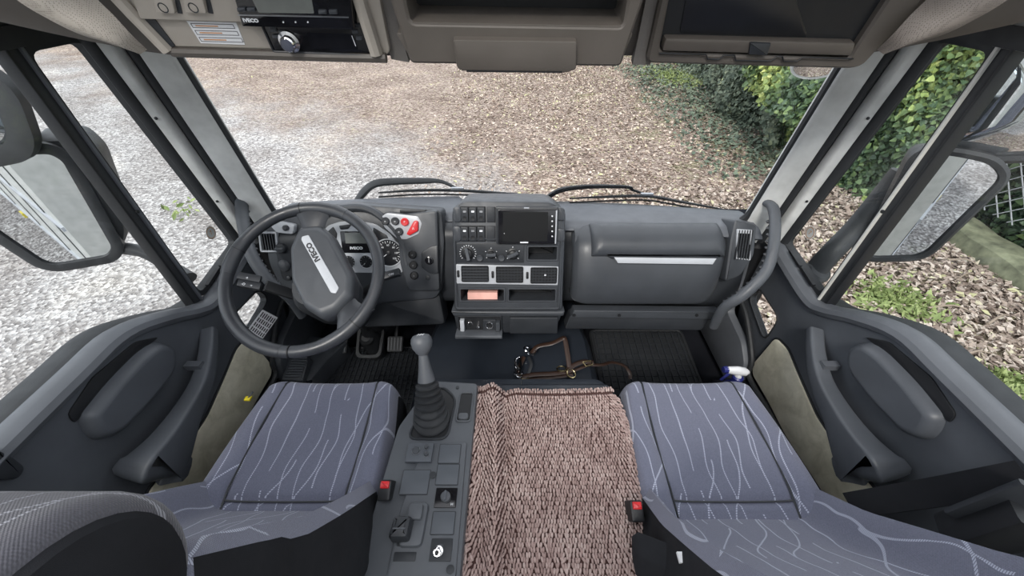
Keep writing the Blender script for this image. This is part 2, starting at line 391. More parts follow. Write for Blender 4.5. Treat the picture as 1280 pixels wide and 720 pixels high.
# fallen leaves: dense to the right and ahead, nearly none on the gravel at left
n = 90000; x = rng.uniform(-9, 4.93, n); y = rng.uniform(-1, 16, n)
dens = np.clip(.5 + .34*x, 0.0, 1)*(.45+.55*(np.sin(x*1.7+y*.6)*np.sin(y*1.1-x*.4)*.5+.5)) + np.clip((y-5+.57*np.minimum(x, 0))*.09, 0, .35)
dens *= np.where((x > -1.6) & (y > 2.0), 1, np.where(x > 1.1, 1, .04))
k = rng.random(n) < dens; ctr = np.stack([x[k], y[k], np.full(k.sum(), GZ+.012)], 1)
stuff('fallen_leaves', leafmesh('leaves', ctr, rng.uniform(.022, .05, len(ctr)), .38, None), M['leaf'], 'brown fallen leaves strewn thickly over the yard ground', 'leaf litter')
n = 26000; x = rng.uniform(1.3, 4.93, n); y = rng.uniform(-1, 5, n); ctr = np.stack([x, y, np.full(n, GZ+.03)+rng.uniform(0, .02, n)], 1)
stuff('pale_fallen_leaves', leafmesh('leaves', ctr, rng.uniform(.022, .058, n), .5, None), M['leafp'], 'pale dry leaves lying outside the passenger door below the wall', 'leaf litter')
# tufts of grass outside the passenger door
def tuft(cx, cy, rx, ry, n, lab):
    a = rng.normal(0, .45, (n, 2)); ctr = np.stack([cx+a[:, 0]*rx, cy+a[:, 1]*ry, np.full(n, GZ+.05)], 1)
    me = leafmesh('grass', ctr, rng.uniform(.03, .06, n), .9, None, aspect=2.2)
    tag(obj('grass_patch', None, M['grass'], mesh=me, kind='stuff'), lab, 'grass', )
g1 = P(1115, 378, z=GZ); tuft(g1.x, g1.y, .4, .3, 550, 'green grass tuft nearest the passenger side mirror')
g1 = P(1262, 486, z=GZ); tuft(g1.x, g1.y, .2, .16, 260, 'small green grass tuft at the far right edge of the view')
g1 = P(845, 98, z=GZ); tuft(g1.x, g1.y, .8, 1.2, 900, 'bright green grass patch far ahead beyond the windshield')
g1 = P(232, 265, z=GZ); tuft(g1.x, g1.y, .3, .25, 22, 'thin green tuft in pale gravel left of the truck')
# sticks lying on the leaves
stk = [((1185, 325), (1225, 333)), ((1215, 342), (1193, 352)), ((1160, 385), (1215, 390)), ((1190, 450), (1240, 442)), ((1180, 470), (1240, 500)), ((1235, 405), (1262, 395))]
for i, (a, b) in enumerate(stk):
    p, q = P(*a, z=GZ+.06), P(*b, z=GZ+.05); m_ = (p+q)/2 + V((.05, .04, .02))
    tag(obj('stick', tube_bm(spline([p, m_, q], 4), [.012, .004], 6), M['twig']), ['short dry stick just below the passenger mirror', 'dry stick lying at the foot of mossy wall', 'long thin stick in the middle of the passenger side leaves', 'thin stick nearest the belt line of the passenger door', 'longest dry stick slanting towards the right edge', 'dry stick on leaves near the wall\'s near end'][i], 'stick')
# low mossy wall with chain-link fence on it, and the ivy hedge
wl_ = [(5.0, .2), (5.05, 2.4), (5.0, 4.3)]
bm = bmesh.new(); rings = []
for i in range(24):
    yv = -1 + i*.24; xv = 5.02 + .05*math.sin(i*.7); h = .20 + .02*math.sin(i*1.9)
    rings.append([V((xv+a, yv, GZ-.02+b*h)) for a, b in ((-.04, 0), (0, .85), (.05, 1), (.3, 1.02), (.36, .85), (.4, 0))])
low = obj('low_wall', rings_bm(rings), M['concrete']); tag(low, 'low mossy concrete wall below the wire fence on the right', 'wall'); 
fr = thing('wire_fence', 'sagging chain-link fence above the mossy wall on the right', 'fence', (5.35, 2, GZ+.3))
def fence_w():
    bm = bmesh.new(); pl = Plane((5.38, 0, GZ+.3), (-1, 0, 0), (0, 0, 1)); sp_ = .16; H = 1.5
    for i in range(-10, 42):
        for sg in (1, -1):
            y0 = -.6 + i*sp_; pts = []
            for a in (0, 1):
                yy = y0 + (a*H if sg > 0 else H - a*H)
                pts.append(V((5.38, yy, GZ+.3+a*H)))
            if pts[0].y > 5.2 and pts[1].y > 5.2: continue
            bar = bar_bm(pts[0], pts[1], (1, 0, 0), .008, .008, bm=bm)
    return bm
obj('wire_mesh', fence_w(), M['silver'], fr, kind='stuff')
for yv in (-.6, 1.9, 4.4): obj('post', tube_bm([(5.42, yv, GZ), (5.42, yv, GZ+1.95)], .03, 8), M['steel'], fr)
def hedge(name, lab, f, n, smin, smax, mat, shape, upv):
    """f(a,b) -> surface point; a core sheet with depth plus leaves"""
    t = thing(name, lab, 'hedge', f(.5, 0))
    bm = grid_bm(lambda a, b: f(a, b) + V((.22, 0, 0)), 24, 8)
    bmesh.ops.solidify(bm, geom=bm.faces[:], thickness=.3); obj('shade_core', bm, M['hedge_shade'], t)
    A = rng.random((n, 2)); ctr = np.array([list(f(a, b) + V((random.gauss(0, .07), 0, 0))) for a, b in A])
    stuff('foliage', leafmesh('fol', ctr, rng.uniform(smin, smax, n), .75, None, shape, up=np.array(upv)), mat, '', '', t)
    return t
def hs(y0, y1, x0, x1, h, bulge=.35, seed=0, z0=GZ):
    def f(a, b):
        yy = y0 + (y1-y0)*a; xx = x0 + (x1-x0)*a
        nz = noise.noise(V((yy*.9, b*2.5, seed)))*bulge + noise.noise(V((yy*2.3, b*5, seed+3)))*bulge*.4
        return V((xx + nz + .35*(b**1.5)*0.2 - .12*math.sin(b*PI), yy, z0 + b*h*(1+.06*math.sin(yy*1.3))))
    return f
hedge('ivy_hedge', 'bright yellow-green ivy hedge seen through the passenger quarter window', hs(3.9, 6.6, 4.75, 4.55, 3.1, .35, 1), 30000, .035, .08, M['ivy'], 'ivy', (-1.0, -.5, .55))
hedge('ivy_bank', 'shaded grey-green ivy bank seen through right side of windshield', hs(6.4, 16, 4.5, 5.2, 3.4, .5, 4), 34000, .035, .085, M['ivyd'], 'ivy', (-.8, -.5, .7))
hedge('overhanging_ivy', 'clump of bright ivy at the windshield\'s right edge', hs(5.2, 7.6, 3.95, 4.2, 2.3, .4, 7, GZ+.7), 10000, .045, .09, M['ivy'], 'ivy', (-.9, -.5, .6))
hedge('fence_ivy', 'ivy growing behind the wire fence at far right', hs(-.5, 5.2, 6.1, 5.6, 3.2, .4, 9), 24000, .04, .09, M['ivy'], 'ivy', (-1.0, -.3, .5))
ctr = np.stack([rng.uniform(2.9, 4.7, 7000), rng.uniform(5.2, 13, 7000), GZ+rng.uniform(.01, .07, 7000)], 1)
ctr = ctr[rng.random(7000) < (ctr[:, 0]-2.7)/1.6]
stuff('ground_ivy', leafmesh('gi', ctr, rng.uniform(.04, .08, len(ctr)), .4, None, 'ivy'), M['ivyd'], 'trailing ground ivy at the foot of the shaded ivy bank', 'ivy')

# ---------------------------------------------------------------- the cab shell
def yp(z): return 1.085 - .172*(z + .223)          # the line the windshield pillars lean along
XL, XR = -.985, .975
FZ = -CZ
bm = box_bm((0, .1, FZ-.02), 1.96, 2.5, .04); struct('floor', bm, M['carpet'])
struct('wall_front', box_bm((0, 1.33, (FZ-.76)/2), 1.92, .04, -FZ-.76), M['carpet'])
# roof over the windshield header; the part behind the eye is never seen and is not built
bm = holed_bm([(-1.0, .45), (1.0, .45), (1.0, 1.06), (-1.0, 1.06)], [], horiz(.2), 0, .03)
struct('ceiling', bm, M['liner'])
for X, nm in ((XL, 'left'), (XR, 'right')):
    s = 1 if X > 0 else -1
    pl = Plane((X, 0, 0), (-s, 0, 0), (0, 0, 1))
    L = lambda y, z: ((V((X, y, z)) - pl.o).dot(pl.r), z)
    # roof rail above the door
    struct('wall_'+nm, holed_bm([L(-.85, -.12), L(yp(-.12)+.02, -.12), L(yp(-.12)+.02, .2), L(-.85, .2)], [], pl, -.05, .0), M['pillar'])
    struct('trim_'+('1' if s < 0 else '2'), slab_bm([L(-.3, -.05), L(1.10, -.05), L(1.10, -.125), L(.9, -.14), L(-.3, -.14)], pl, -.03, .015, .006), M['pillar'] if s > 0 else M['cons'])
# windshield: curved glass with a black seal around it
def wsp(a, b, d=0):                                # a -1..1 across, b 0..1 up
    z = -.735 + .66*b; bulge = .075*(1-a*a)
    return V((a*.835, yp(z) + .03 + bulge + d, z))
win = thing('window_1', '', '', (0, 1.25, -.4)); del win['label']; del win['category']; win['kind'] = 'structure'
obj('windshield_glass', grid_bm(lambda a, b: wsp(a*2-1, b), 24, 10), M['glass'], win)
def corner(t):                                     # seal path: rounded-corner loop in (a,b)
    return t
loop = rnd([(-1.0, -.02), (1.0, -.02), (1.0, 1.02), (-1.0, 1.02)], .12, 5)
dense = []
for i in range(len(loop)):
    p, q = loop[i-1], loop[i]; m_ = 8 if math.dist(p, q) > .3 else 1
    dense += [(p[0]+(q[0]-p[0])*k/m_, p[1]+(q[1]-p[1])*k/m_) for k in range(m_)]
obj('seal', tube_bm([wsp(a, b, -.010) for a, b in dense], .014, 8, closed=True), M['rubber'], win)
# windshield pillars: felt-covered trim, black door seals, painted door frame edge
for s in (-1, 1):
    X0 = .985 if s < 0 else .975
    def pp(x, z, dy=0): return V((s*x, yp(z)+dy, z))
    t = thing('trim_'+('3' if s < 0 else '4'), '', '', pp(.87, -.7)); del t['label']; del t['category']; t['kind'] = 'structure'
    def strip(nm, x0, x1, dy0, dy1, mat, z0=-.80, z1=-.05, th=.03, rr=.01):
        pl_ = None; r0, r1 = [], []
        for z, R in ((z0, r0), (z1, r1)):
            for (x, y) in rnd([(x0, dy0), (x1, dy1), (x1, dy1+th), (x0, dy0+th)], rr, 3): R.append(pp(x, z, y))
        return obj(nm, rings_bm([r0, r1]), mat, t)
    strip('pillar_cover', .828, .902, .0, -.012, M['pillar'], th=.045, rr=.012)
    strip('door_seal', .902, .921, -.010, -.016, M['rubber'], th=.04)
    strip('door_seal', .921, .932, -.004, -.004, M['black'], th=.04, rr=.002)
    strip('frame_edge', .932, .962, -.030, -.036, M['pillar'] if s > 0 else M['pillar'], th=.04, rr=.008)
    strip('window_seal', .962, .985, -.042, -.05, M['rubber'], th=.04)
    for z in (-.33, -.6): obj('screw', lathe_bm([(.004, 0), (.004, .003), (.002, .004)], Plane(pp(.948, z, -.034), (0, -1, 0), (0, 0, 1)), 0, 0, 8), M['black'], t)

# ---------------------------------------------------------------- doors
def door(s):
    X = XR if s > 0 else XL
    d = thing('door_2' if s > 0 else 'door_1', '', '', (X, .5, FZ)); del d['label']; del d['category']; d['kind'] = 'structure'
    pl = Plane((s*.945, 0, 0), (-s, 0, 0), (0, 0, 1))
    def q(u, v): return pl.hit(u if s > 0 else 1280-u, v)
    L = lambda y, z: ((V((0, y, z)) - V((0, 0, 0))).dot(pl.r), z)
    def ex(pts): return [L(y, z) for y, z in pts]
    obj('outer_skin', slab_bm([L(.60, -1.46), L(.60, -1.30), L(.90, -1.17), L(1.15, -1.15), L(1.16, -.80), L(1.36, -.80), L(1.36, -1.46)], Plane((s*.99, 0, 0), (-s, 0, 0), (0, 0, 1)), -.02, .01, 0), M['black'], d)
    # lower door panel with the small kerb window cut through it
    body = ex([(1.17, -.775), (1.08, -.80), (.93, -.825), (.86, -.835), (.82, -.80), (.74, -.745), (.64, -.695), (.50, -.69), (.05, -.69), (-.15, -.69), (-.15, -1.36), (.35, -1.36), (.62, -1.30), (.86, -1.24), (1.03, -1.22), (1.13, -1.16), (1.17, -1.05)])
    kerb = rnd(q_ := [pl.hit(*(p if s > 0 else (1280-p[0], p[1]))) for p in (((937, 372), (949, 360), (974, 398), (956, 425)) if s > 0 else ((946, 374), (957, 362), (990, 396), (968, 412)))], .03, 3)
    bm = holed_bm(body, [kerb], pl, -.02, .0)
    obj('door_panel', bm, M['door'], d, sharp=30)
    bm = slab_bm(kerb, pl, -.016, -.013, 0); obj('kerb_window_glass', bm, M['glass'], d)
    obj('kerb_window_seal', ring_slab_bm(offset(ccw(kerb), .006), ccw(kerb), pl, -.018, .004), M['rubber'], d)
    # sill cap: rounded rail that runs down towards the front
    path = [(-.15, -.69), (.2, -.688), (.5, -.688), (.63, -.692), (.74, -.745), (.83, -.805), (.90, -.828), (1.05, -.808), (1.16, -.785)]
    bm = tube_bm([V((s*.965, y, z-.012)) for y, z in [(a.x, a.y) for a in spline([V((p[0], p[1], 0)) for p in path], 5)]], .034, 10, up=(0, 0, 1), flat=.62)
    obj('sill_cap', bm, M['dash_light'], d)
    bm = tube_bm([V((s*1.02, y, z-.02)) for y, z in [(a.x, a.y) for a in spline([V((p[0], p[1], 0)) for p in path[:7]], 5)]], .045, 8, up=(0, 0, 1), flat=.5)
    obj('window_seal', bm, M['rubber'], d)
    # felt insert
    ins = [(972, 422), (986, 436), (1000, 470), (1022, 520), (1050, 562), (1085, 600), (1100, 618), (1048, 640), (1015, 590), (985, 545), (962, 500), (943, 468), (943, 456)]
    iz = [pl.hit(*(p if s > 0 else (1280-p[0], p[1]))) for p in ins]
    obj('felt_insert', slab_bm(rnd(iz, .02, 3), pl, .0, .010, .004), M['insert'], d)
    obj('insert_border', ring_slab_bm(offset(ccw(rnd(iz, .02, 3)), .006), ccw(rnd(iz, .02, 3)), pl, -.001, .006), M['black'], d)
    # elbow pad raised from the panel
    pad = [(1068, 432), (1090, 426), (1112, 440), (1150, 478), (1184, 520), (1180, 536), (1166, 552), (1140, 545), (1100, 505), (1066, 462)]
    pz = rnd([pl.hit(*(p if s > 0 else (1280-p[0], p[1]))) for p in pad], .03, 3)
    obj('elbow_pad', slab_bm(pz, pl, 0, .03, prof=[(.0, -.001), (-.003, .012), (-.008, .022), (-.015, .028), (-.022, .030)]), M['door'], d)
    slot = [(1082, 421), (1112, 427), (1166, 472), (1197, 518), (1188, 530), (1150, 482), (1106, 440)]
    sz = [pl.hit(*(p if s > 0 else (1280-p[0], p[1]))) for p in slot]
    obj('pad_recess', slab_bm(rnd(sz, .01, 2), pl, -.001, .004, .002), M['black'], d)
    # long pull handle / arm rest
    hp = [(1022, 410, .93, .016), (1024, 440, .905, .019), (1032, 475, .885, .024), (1052, 512, .87, .032), (1075, 545, .862, .056), (1098, 572, .86, .072), (1110, 596, .87, .068)]
    pts = [P(u if s > 0 else 1280-u, v, x=s*xx) for u, v, xx, r in hp]
    sp_ = spline(pts, 5); rr = [float(np.interp(i/(len(sp_)-1), np.linspace(0, 1, 7), [h[3] for h in hp])) for i in range(len(sp_))]
    # rounded box section that deepens towards the back
    rings = []
    for i, p in enumerate(sp_):
        t_ = (sp_[min(i+1, len(sp_)-1)] - sp_[max(i-1, 0)]).normalized(); iv = V((-s, 0, 0)); iv = (iv - t_*iv.dot(t_)).normalized(); zv = t_.cross(iv)
        if zv.z < 0: zv = -zv
        r = rr[i]; f = i/(len(sp_)-1)
        sec = rnd([(-.022-.045*f*f, 0), (.018, 0), (.018, -r*1.9), (-.022-.05*f*f, -r*2.2)], .009, 3)
        rings.append([p + iv*a + zv*b for a, b in sec])
    ec = sum(rings[-1], V())/len(rings[-1]); ed = (sp_[-1]-sp_[-2]).normalized()
    for k_, o_ in ((.9, .012), (.65, .022), (.3, .026)): rings.append([ec + (p-ec)*k_ + ed*o_ for p in rings[-1]] if k_ == .9 else [ec + (p-ec)*k_ + ed*o_ for p in [r0_ for r0_ in rings[len(sp_)-1]]])
    hd = obj('pull_handle', rings_bm(rings), M['door'], d)
    obj('handle_bracket', box_bm((pts[1]+pts[2])/2 + V((s*.02, 0, .0)), .045, .02, .02), M['dash_light'], d)
    if s < 0: obj('door_lever', slab_bm(rnd([pl.hit(*p_) for p_ in ((-14, 560), (8, 570), (26, 584), (16, 600), (-14, 600))], .01, 3), pl, 0, .012, .005), M['dash_dark'], d)
    # lower seal line towards the step well
    path = [P(u if s > 0 else 1280-u, v, x=s*.925) for u, v in ((925, 372), (934, 400), (940, 448), (936, 470), (958, 510), (985, 560), (1010, 610), (1040, 650))]
    obj('door_seal', tube_bm(spline(path, 4), .010, 8), M['rubber'], d)
    # upright bar between the quarter light and the drop glass
    z0, z1 = -.82, -.11
    bx = X
    for nm, y0, y1, xi, mt in (('upright_channel', .862, .886, .008, 'rubber'), ('upright_strip', .884, .892, .014, 'paint' if s > 0 else 'dash_light'), ('upright_seal', .855, .863, .012, 'black')):
        bm = bar_bm((bx-s*xi/2+s*.01, (y0+y1)/2, z0), (bx-s*xi/2+s*.01, (y0+y1)/2, z1), (0, 1, 0), y1-y0, .02+xi, bev=.003); obj(nm, bm, M[mt], d)
    obj('screw', lathe_bm([(.005, 0), (.005, .003), (.002, .004)], Plane((bx-s*.02, .875, -.50), (-s, 0, 0), (0, 0, 1)), 0, 0, 8), M['black'], d)
    # glass panes and their frames
    gx = Plane((X+s*.02, 0, 0), (-s, 0, 0), (0, 0, 1)); G = lambda y, z: ((V((X, y, z)) - V((X, 0, 0))).dot(gx.r), z)
    quarter = rnd([G(.90, -.815), G(yp(-.79)-.03, -.785), G(yp(-.15)-.03, -.145), G(.90, -.145)], .03, 4)
    obj('quarter_light_glass', slab_bm(quarter, gx, -.002, .002, 0), M['glass'], d)
    obj('quarter_light_seal', ring_slab_bm(offset(ccw(quarter), .012), offset(ccw(quarter), -.006), gx, -.006, .022), M['rubber'], d)
    drop = [G(-.12, -.70), G(.5, -.70), G(.64, -.71), G(.74, -.76), G(.86, -.84), G(.86, -.13), G(-.12, -.13)]
    obj('drop_glass', slab_bm(drop, gx, -.002, .002, 0), M['glass'], d)
    bm = bar_bm((X, -.12, -.12), (X, yp(-.13)-.03, -.12), (0, 0, 1), .035, .05); obj('upper_frame', bm, M['rubber'], d)
    # defroster slots under the quarter light
    for k in (0, 1):
        bm = bar_bm((X-s*.012, .93+k*.085, -.797+k*.012), (X-s*.012, 1.0+k*.085, -.785+k*.012), (1, 0, 0), .012, .006); obj('vent_slot', bm, M['black'], d)
    # round approval mark on the quarter light
    c = gx.hit(973 if s > 0 else 271, 296 if s > 0 else 295); c = G(1.085, -.70)
    a = [(c[0]+.022*math.cos(k*PI/12), c[1]+.022*math.sin(k*PI/12)) for k in range(24)]
    obj('round_sticker', slab_bm(a, gx, .0025, .0032, 0), M['pillar'], d)
    a2 = offset(ccw(a), -.003); a3 = offset(ccw(a), -.005)
    obj('sticker_ring', ring_slab_bm(a2, a3, gx, .003, .0036, 0), M['orange'], d)
    text('7', gx, c[0], c[1], .02, M['orange'], d, d=.0036)
    return d
door(-1); door(1)
# foot-well side trims in front of the seats, with the sticker by the driver's door
for s in (-1, 1):
    pts = [(905, 398), (928, 376), (944, 436), (938, 452), (930, 448)]
    pl = Plane((s*.90, 0, 0), (-s, 0, 0), (0, 0, 1))
    L = lambda y, z: (V((0, y, z)).dot(pl.r), z)
    bm = slab_bm(rnd([L(1.30, -.76), L(1.24, -.80), L(1.19, -.95), L(1.15, -1.13), L(1.0, -1.15), L(.93, -1.2), L(.90, -1.36), L(1.30, -1.36)], .02, 3), pl, -.03, .0, .006)
    t = struct('trim_'+('5' if s < 0 else '6'), bm, M['dash_light'] if s > 0 else M['dash'])
# step well walls (dark)
for s in (-1, 1):
    struct('baseboard_'+('left' if s < 0 else 'right'), slab_bm([(s*.80, -.2), (s*.94, -.2), (s*.94, .92), (s*.80, .92)], horiz(FZ+.0), 0, .12, .01), M['carpet'])

# ---------------------------------------------------------------- dashboard body
dash = thing('dashboard', 'dark blue-grey dashboard spanning the cab below the windshield', 'dashboard', (0, 1.15, -1.0))
def sweep_x(sec, x0, x1, nx, edge=0.0, edepth=.03, bm=None, curve=None):
    """section (y,z) swept across; edges roll back (towards +y) over distance edge; curve(x)->dy"""
    sec = [V((0, y, z)) for y, z in sec]; sec = spline(sec, 4)
    xs = [x0 + (x1-x0)*i/nx for i in range(nx+1)]
    if edge: xs = sorted(set([x0 + edge*(1-math.cos(PI/2*k/5)) for k in range(6)] + [x1 - edge*(1-math.cos(PI/2*k/5)) for k in range(6)] + xs[1:-1]))
    rings = []; cy = sum(p.y for p in sec)/len(sec)+.1; cz = sum(p.z for p in sec)/len(sec)
    for x in xs:
        e = 0
        if edge:
            k = min((x-x0)/edge, (x1-x)/edge, 1.0); k = max(k, 0); e = 1-math.sqrt(max(0, 1-(1-k)**2))
        c = curve(x) if curve else 0
        rings.append([V((x, p.y + c + (cy+.05-p.y)*e*edepth*10*.1, p.z + (cz-p.z)*e*edepth*5*.4)) for p in sec])
    return rings_bm(rings, bm=bm)
bow = lambda x: -.07*(x/.85)**2 if abs(x) < 1 else 0
deck = [(1.36, -.78), (1.345, -.722), (1.22, -.708), (1.185, -.712), (1.165, -.735), (1.30, -.80)]
obj('dash_deck', sweep_x(deck, -.845, .845, 40, curve=lambda x: -.015-.06*(x/.85)**2 + (.06 if x < -.21 else 0)), M['dash_light'], dash)
# carcass behind everything
car = [(1.30, -.74), (1.17, -.73), (1.13, -.80), (1.09, -.93), (1.10, -1.02), (1.28, -1.06)]
obj('dash_carcass', sweep_x(car, -.83, .83, 24, edge=.05, curve=lambda x: -.04*(x/.85)**2), M['dash_dark'], dash)
# deck brow over the driver's dials
drv = yz(1.045, -.93, 1.155, -.70)
brow = drv.px([(333, 262), (400, 258), (450, 257), (555, 262), (558, 300), (548, 292), (545, 275), (500, 268), (440, 262), (400, 262), (345, 275), (336, 280)])
# driver's dial binnacle panel
obj('driver_panel', slab_bm(rnd(drv.px([(326, 272), (340, 262), (430, 254), (552, 262), (556, 300), (552, 362), (545, 374), (480, 380), (420, 392), (360, 380), (335, 330)]), .02, 4), drv, -.12, 0, .012), M['dash'], dash)
obj('binnacle_hood', tube_bm(spline([drv.pt(*drv.hit(u, v), .012) for u, v in ((392, 300), (400, 272), (424, 261), (458, 260), (484, 276), (503, 300), (510, 330))], 6), .013, 10), M['dash'], dash)
# lower driver's side: knee panel and the shroud that drops to the steering column
obj('knee_panel', slab_bm(rnd(drv.px([(432, 362), (548, 366), (556, 408), (450, 412)]), .02, 3), drv, -.10, -.015, .012), M['dash_dark'], dash)
# block with round buttons and the ignition barrel right of the dials
blk = drv.px([(497, 268), (548, 262), (551, 362), (512, 362), (502, 330)])
obj('button_block', slab_bm(rnd(blk, .015, 4), drv, -.02, .022, .008), M['dash'], dash)
# -- vent pods at both ends
def end_vent(pts, hub, side_):
    pl = drv
    fr = obj('end_vent', ring_slab_bm(rnd(pl.px(pts), .006, 3), offset(ccw(rnd(pl.px(pts), .006, 3)), -.006), pl, .0, .022), M['silver'], dash, label='silver-framed outer air vent')
    c = pl.px(pts); x0 = min(p[0] for p in c)+.007; x1 = max(p[0] for p in c)-.007; y0 = min(p[1] for p in c)+.007; y1 = max(p[1] for p in c)-.007
    obj('vent_throat', slab_bm([(x0, y0), (x1, y0), (x1, y1), (x0, y1)], pl, -.0, .006, 0), M['black'], fr)
    n = 6
    for i in range(n):
        x = x0 + (x1-x0)*(i+.5)/n; obj('slat', bar_bm(pl.pt(x, y0, .012), pl.pt(x, y1, .012), pl.r, .003, .012), M['dash_dark'], fr)
    return fr
# left vent (seen through the wheel)
end_vent([(327, 289), (350, 289), (352, 314), (330, 314)], 0, -1)
k = drv.hit(356, 309); 
kb = obj('mirror_knob', lathe_bm([(.024, .0), (.024, .010), (.018, .014), (.017, .03), (.014, .033)], drv, *k), M['dash_dark'], dash)
obj('knob_ridge', slab_bm(rnd([(k[0]-.013, k[1]-.004), (k[0]+.013, k[1]-.004), (k[0]+.013, k[1]+.004), (k[0]-.013, k[1]+.004)], .002, 2), drv, .03, .040, .002), M['cons'], kb)
obj('light_switch_plate', slab_bm(rnd(drv.px([(342, 282), (352, 276), (372, 280), (370, 292), (350, 290)]), .008, 3), drv, 0, .02, .003), M['silver'], dash)
k = drv.hit(362, 284); obj('light_switch', lathe_bm([(.010, .02), (.010, .028), (.006, .031)], drv, *k, 16), M['dash_dark'], dash)
k = drv.hit(357, 331); obj('round_cap', lathe_bm([(.022, .0), (.021, .012), (.015, .016), (.004, .018)], drv, *k), M['dash'], dash)
k = drv.hit(362, 347); obj('small_knob', lathe_bm([(.008, .0), (.008, .010), (.005, .012)], drv, *k, 12), M['dash_dark'], dash)

# ---------------------------------------------------------------- instrument cluster
ic = thing('instrument_cluster', 'silver-faced instrument cluster with dials behind the steering wheel', 'instrument panel', drv.pt(*drv.hit(450, 300)))
cl = drv.off(.006)
face = [(404, 290), (410, 282), (425, 277), (450, 276), (470, 280), (488, 292), (502, 312), (506, 338), (494, 345), (478, 337), (470, 341), (410, 340), (404, 320)]
obj('cluster_face', slab_bm(rnd(cl.px(face), .008, 3), cl, -.004, .002, .001), M['silver'], ic)
def dial(u, v, r, big=True):
    c = cl.hit(u, v)
    d = obj('gauge', lathe_bm([(r, .001), (r, .0035)], cl, *c, 32), M['gauge'], ic)
    bmr = bmesh.new()
    lathe = [(r, .003), (r*1.04, .007), (r*1.10, .007), (r*1.12, .002)]
    rings = [[cl.pt(c[0]+rad*math.cos(2*PI*k/32), c[1]+rad*math.sin(2*PI*k/32), dd) for k in range(32)] for rad, dd in lathe]
    obj('gauge_rim', rings_bm(rings, cap0=False, cap1=False), M['silver'], d)
    n = 22 if big else 9; bm = bmesh.new()
    for i in range(n+1):
        an = math.radians(225 - 270*i/n); r0 = r*(.82 if i % 2 else .74); r1 = r*.92
        bar_bm(cl.pt(c[0]+r0*math.cos(an), c[1]+r0*math.sin(an), .004), cl.pt(c[0]+r1*math.cos(an), c[1]+r1*math.sin(an), .004), cl.n.cross(V((math.cos(an), 0, math.sin(an)))), r*.035, .0006, bm=bm)
    obj('scale_marks', bm, M['print'], d)
    an = math.radians(150 if big else 120)
    bm = bar_bm(cl.pt(*c, .006), cl.pt(c[0]-r*.7*math.cos(an)*-1, c[1]-r*.45, .006), cl.w, r*.05, .001); obj('needle', bm, M['print'], d)
    obj('needle_cap', lathe_bm([(r*.16, .004), (r*.16, .008), (r*.1, .009)], cl, *c, 14), M['black'], d)
    if big:
        for i in range(7):
            an = math.radians(225-45*i); text(str(i*20), cl, c[0]+r*.6*math.cos(an), c[1]+r*.6*math.sin(an), r*.2, M['print'], d, d=.004)
dial(486, 316, .046); dial(432, 328, .0, True) if False else None
dial(437, 327, .021, False); dial(458, 327, .022, False); dial(400, 318, .046)
obj('display_frame', slab_bm(rnd(cl.rect(427, 289, 467, 316), .003, 2), cl, 0, .004, .001), M['gloss'], ic)
obj('display', slab_bm(cl.rect(432, 291, 462, 304), cl, .003, .0045, 0), M['lcd'], ic)
c = cl.hit(446, 310); text('IVECO', cl, c[0], c[1], .0125, M['print'], ic, d=.0045, bold=.0006, sx=1.25)
for pts in ([(408, 291), (417, 283), (422, 292), (420, 305), (410, 300)], [(467, 284), (484, 294), (487, 301), (472, 303), (466, 296)], [(424, 282), (440, 280), (436, 286), (426, 287)]):
    obj('warning_lamp_window', slab_bm(rnd(cl.px(pts), .004, 3), cl, 0, .0035, .0006), M['gauge'], ic)

# ---------------------------------------------------------------- driver's switch pods
hz = thing('hazard_switch_pod', 'silver switch pod with red triangle hazard button on driver dash', 'switch panel', drv.pt(*drv.hit(500, 282)))
hp_ = drv.off(.016)
pod = rnd(hp_.px([(477, 271), (484, 266), (523, 270), (528, 279), (524, 292), (508, 299), (497, 298), (481, 284)]), .006, 3)
obj('pod_bezel', slab_bm(offset(ccw(pod), .004), hp_, -.02, .004, .004), M['dash_dark'], hz)
obj('pod_face', slab_bm(pod, hp_, 0, .007, .002), M['silver'], hz)
for (u, v, m_) in ((483, 276, 'dash_dark'), (495, 276, 'dash_dark'), (507, 277, 'red'), (500, 289, 'dash_dark')):
    c = hp_.hit(u, v); b = obj('round_button', lathe_bm([(.0135, .006), (.0135, .013), (.011, .015), (.006, .0145)], hp_, *c, 20), M[m_], hz, label='red round button' if m_ == 'red' else None)
    text('o' if m_ != 'red' else 'P', hp_, c[0], c[1], .010, M['print'], b, d=.0155)
tri = rnd(hp_.px([(509, 292), (519, 275), (524, 276), (524, 288), (513, 294)]), .006, 3)
b = obj('hazard_button', slab_bm(tri, hp_, .006, .017, .004), M['red'], hz, label='large red triangular hazard button')
c = hp_.hit(518, 285); text('A', hp_, c[0], c[1], .011, M['print'], b, d=.0172)
bp = drv.off(.022)
for (u, v) in ((516, 318), (517, 331), (518, 344)):
    c = bp.hit(u, v); b = obj('round_switch', lathe_bm([(.0145, 0), (.0145, .006), (.012, .009), (.0115, .006), (.004, .0065)], bp, *c, 20), M['black'], dash)
    text('o', bp, c[0], c[1], .012, M['steel'], b, d=.009)
c = bp.hit(537, 325)
ig = obj('ignition_surround', slab_bm(rnd(bp.px([(527, 315), (538, 308), (548, 306), (548, 342), (538, 342), (527, 334)]), .008, 3), bp, -.001, .006, .003), M['dash_dark'], dash)
obj('ignition_barrel', lathe_bm([(.014, .004), (.014, .012), (.011, .013), (.009, .010), (.003, .010)], bp, *c, 20), M['gloss'], ig)
obj('key_slot', bar_bm(bp.pt(c[0], c[1]-.007, .011), bp.pt(c[0], c[1]+.007, .011), bp.r, .003, .003), M['steel'], ig)
c = bp.hit(535, 347); obj('blank_plug', lathe_bm([(.008, -.001), (.008, .004), (.004, .005)], bp, *c, 14), M['dash_dark'], dash)
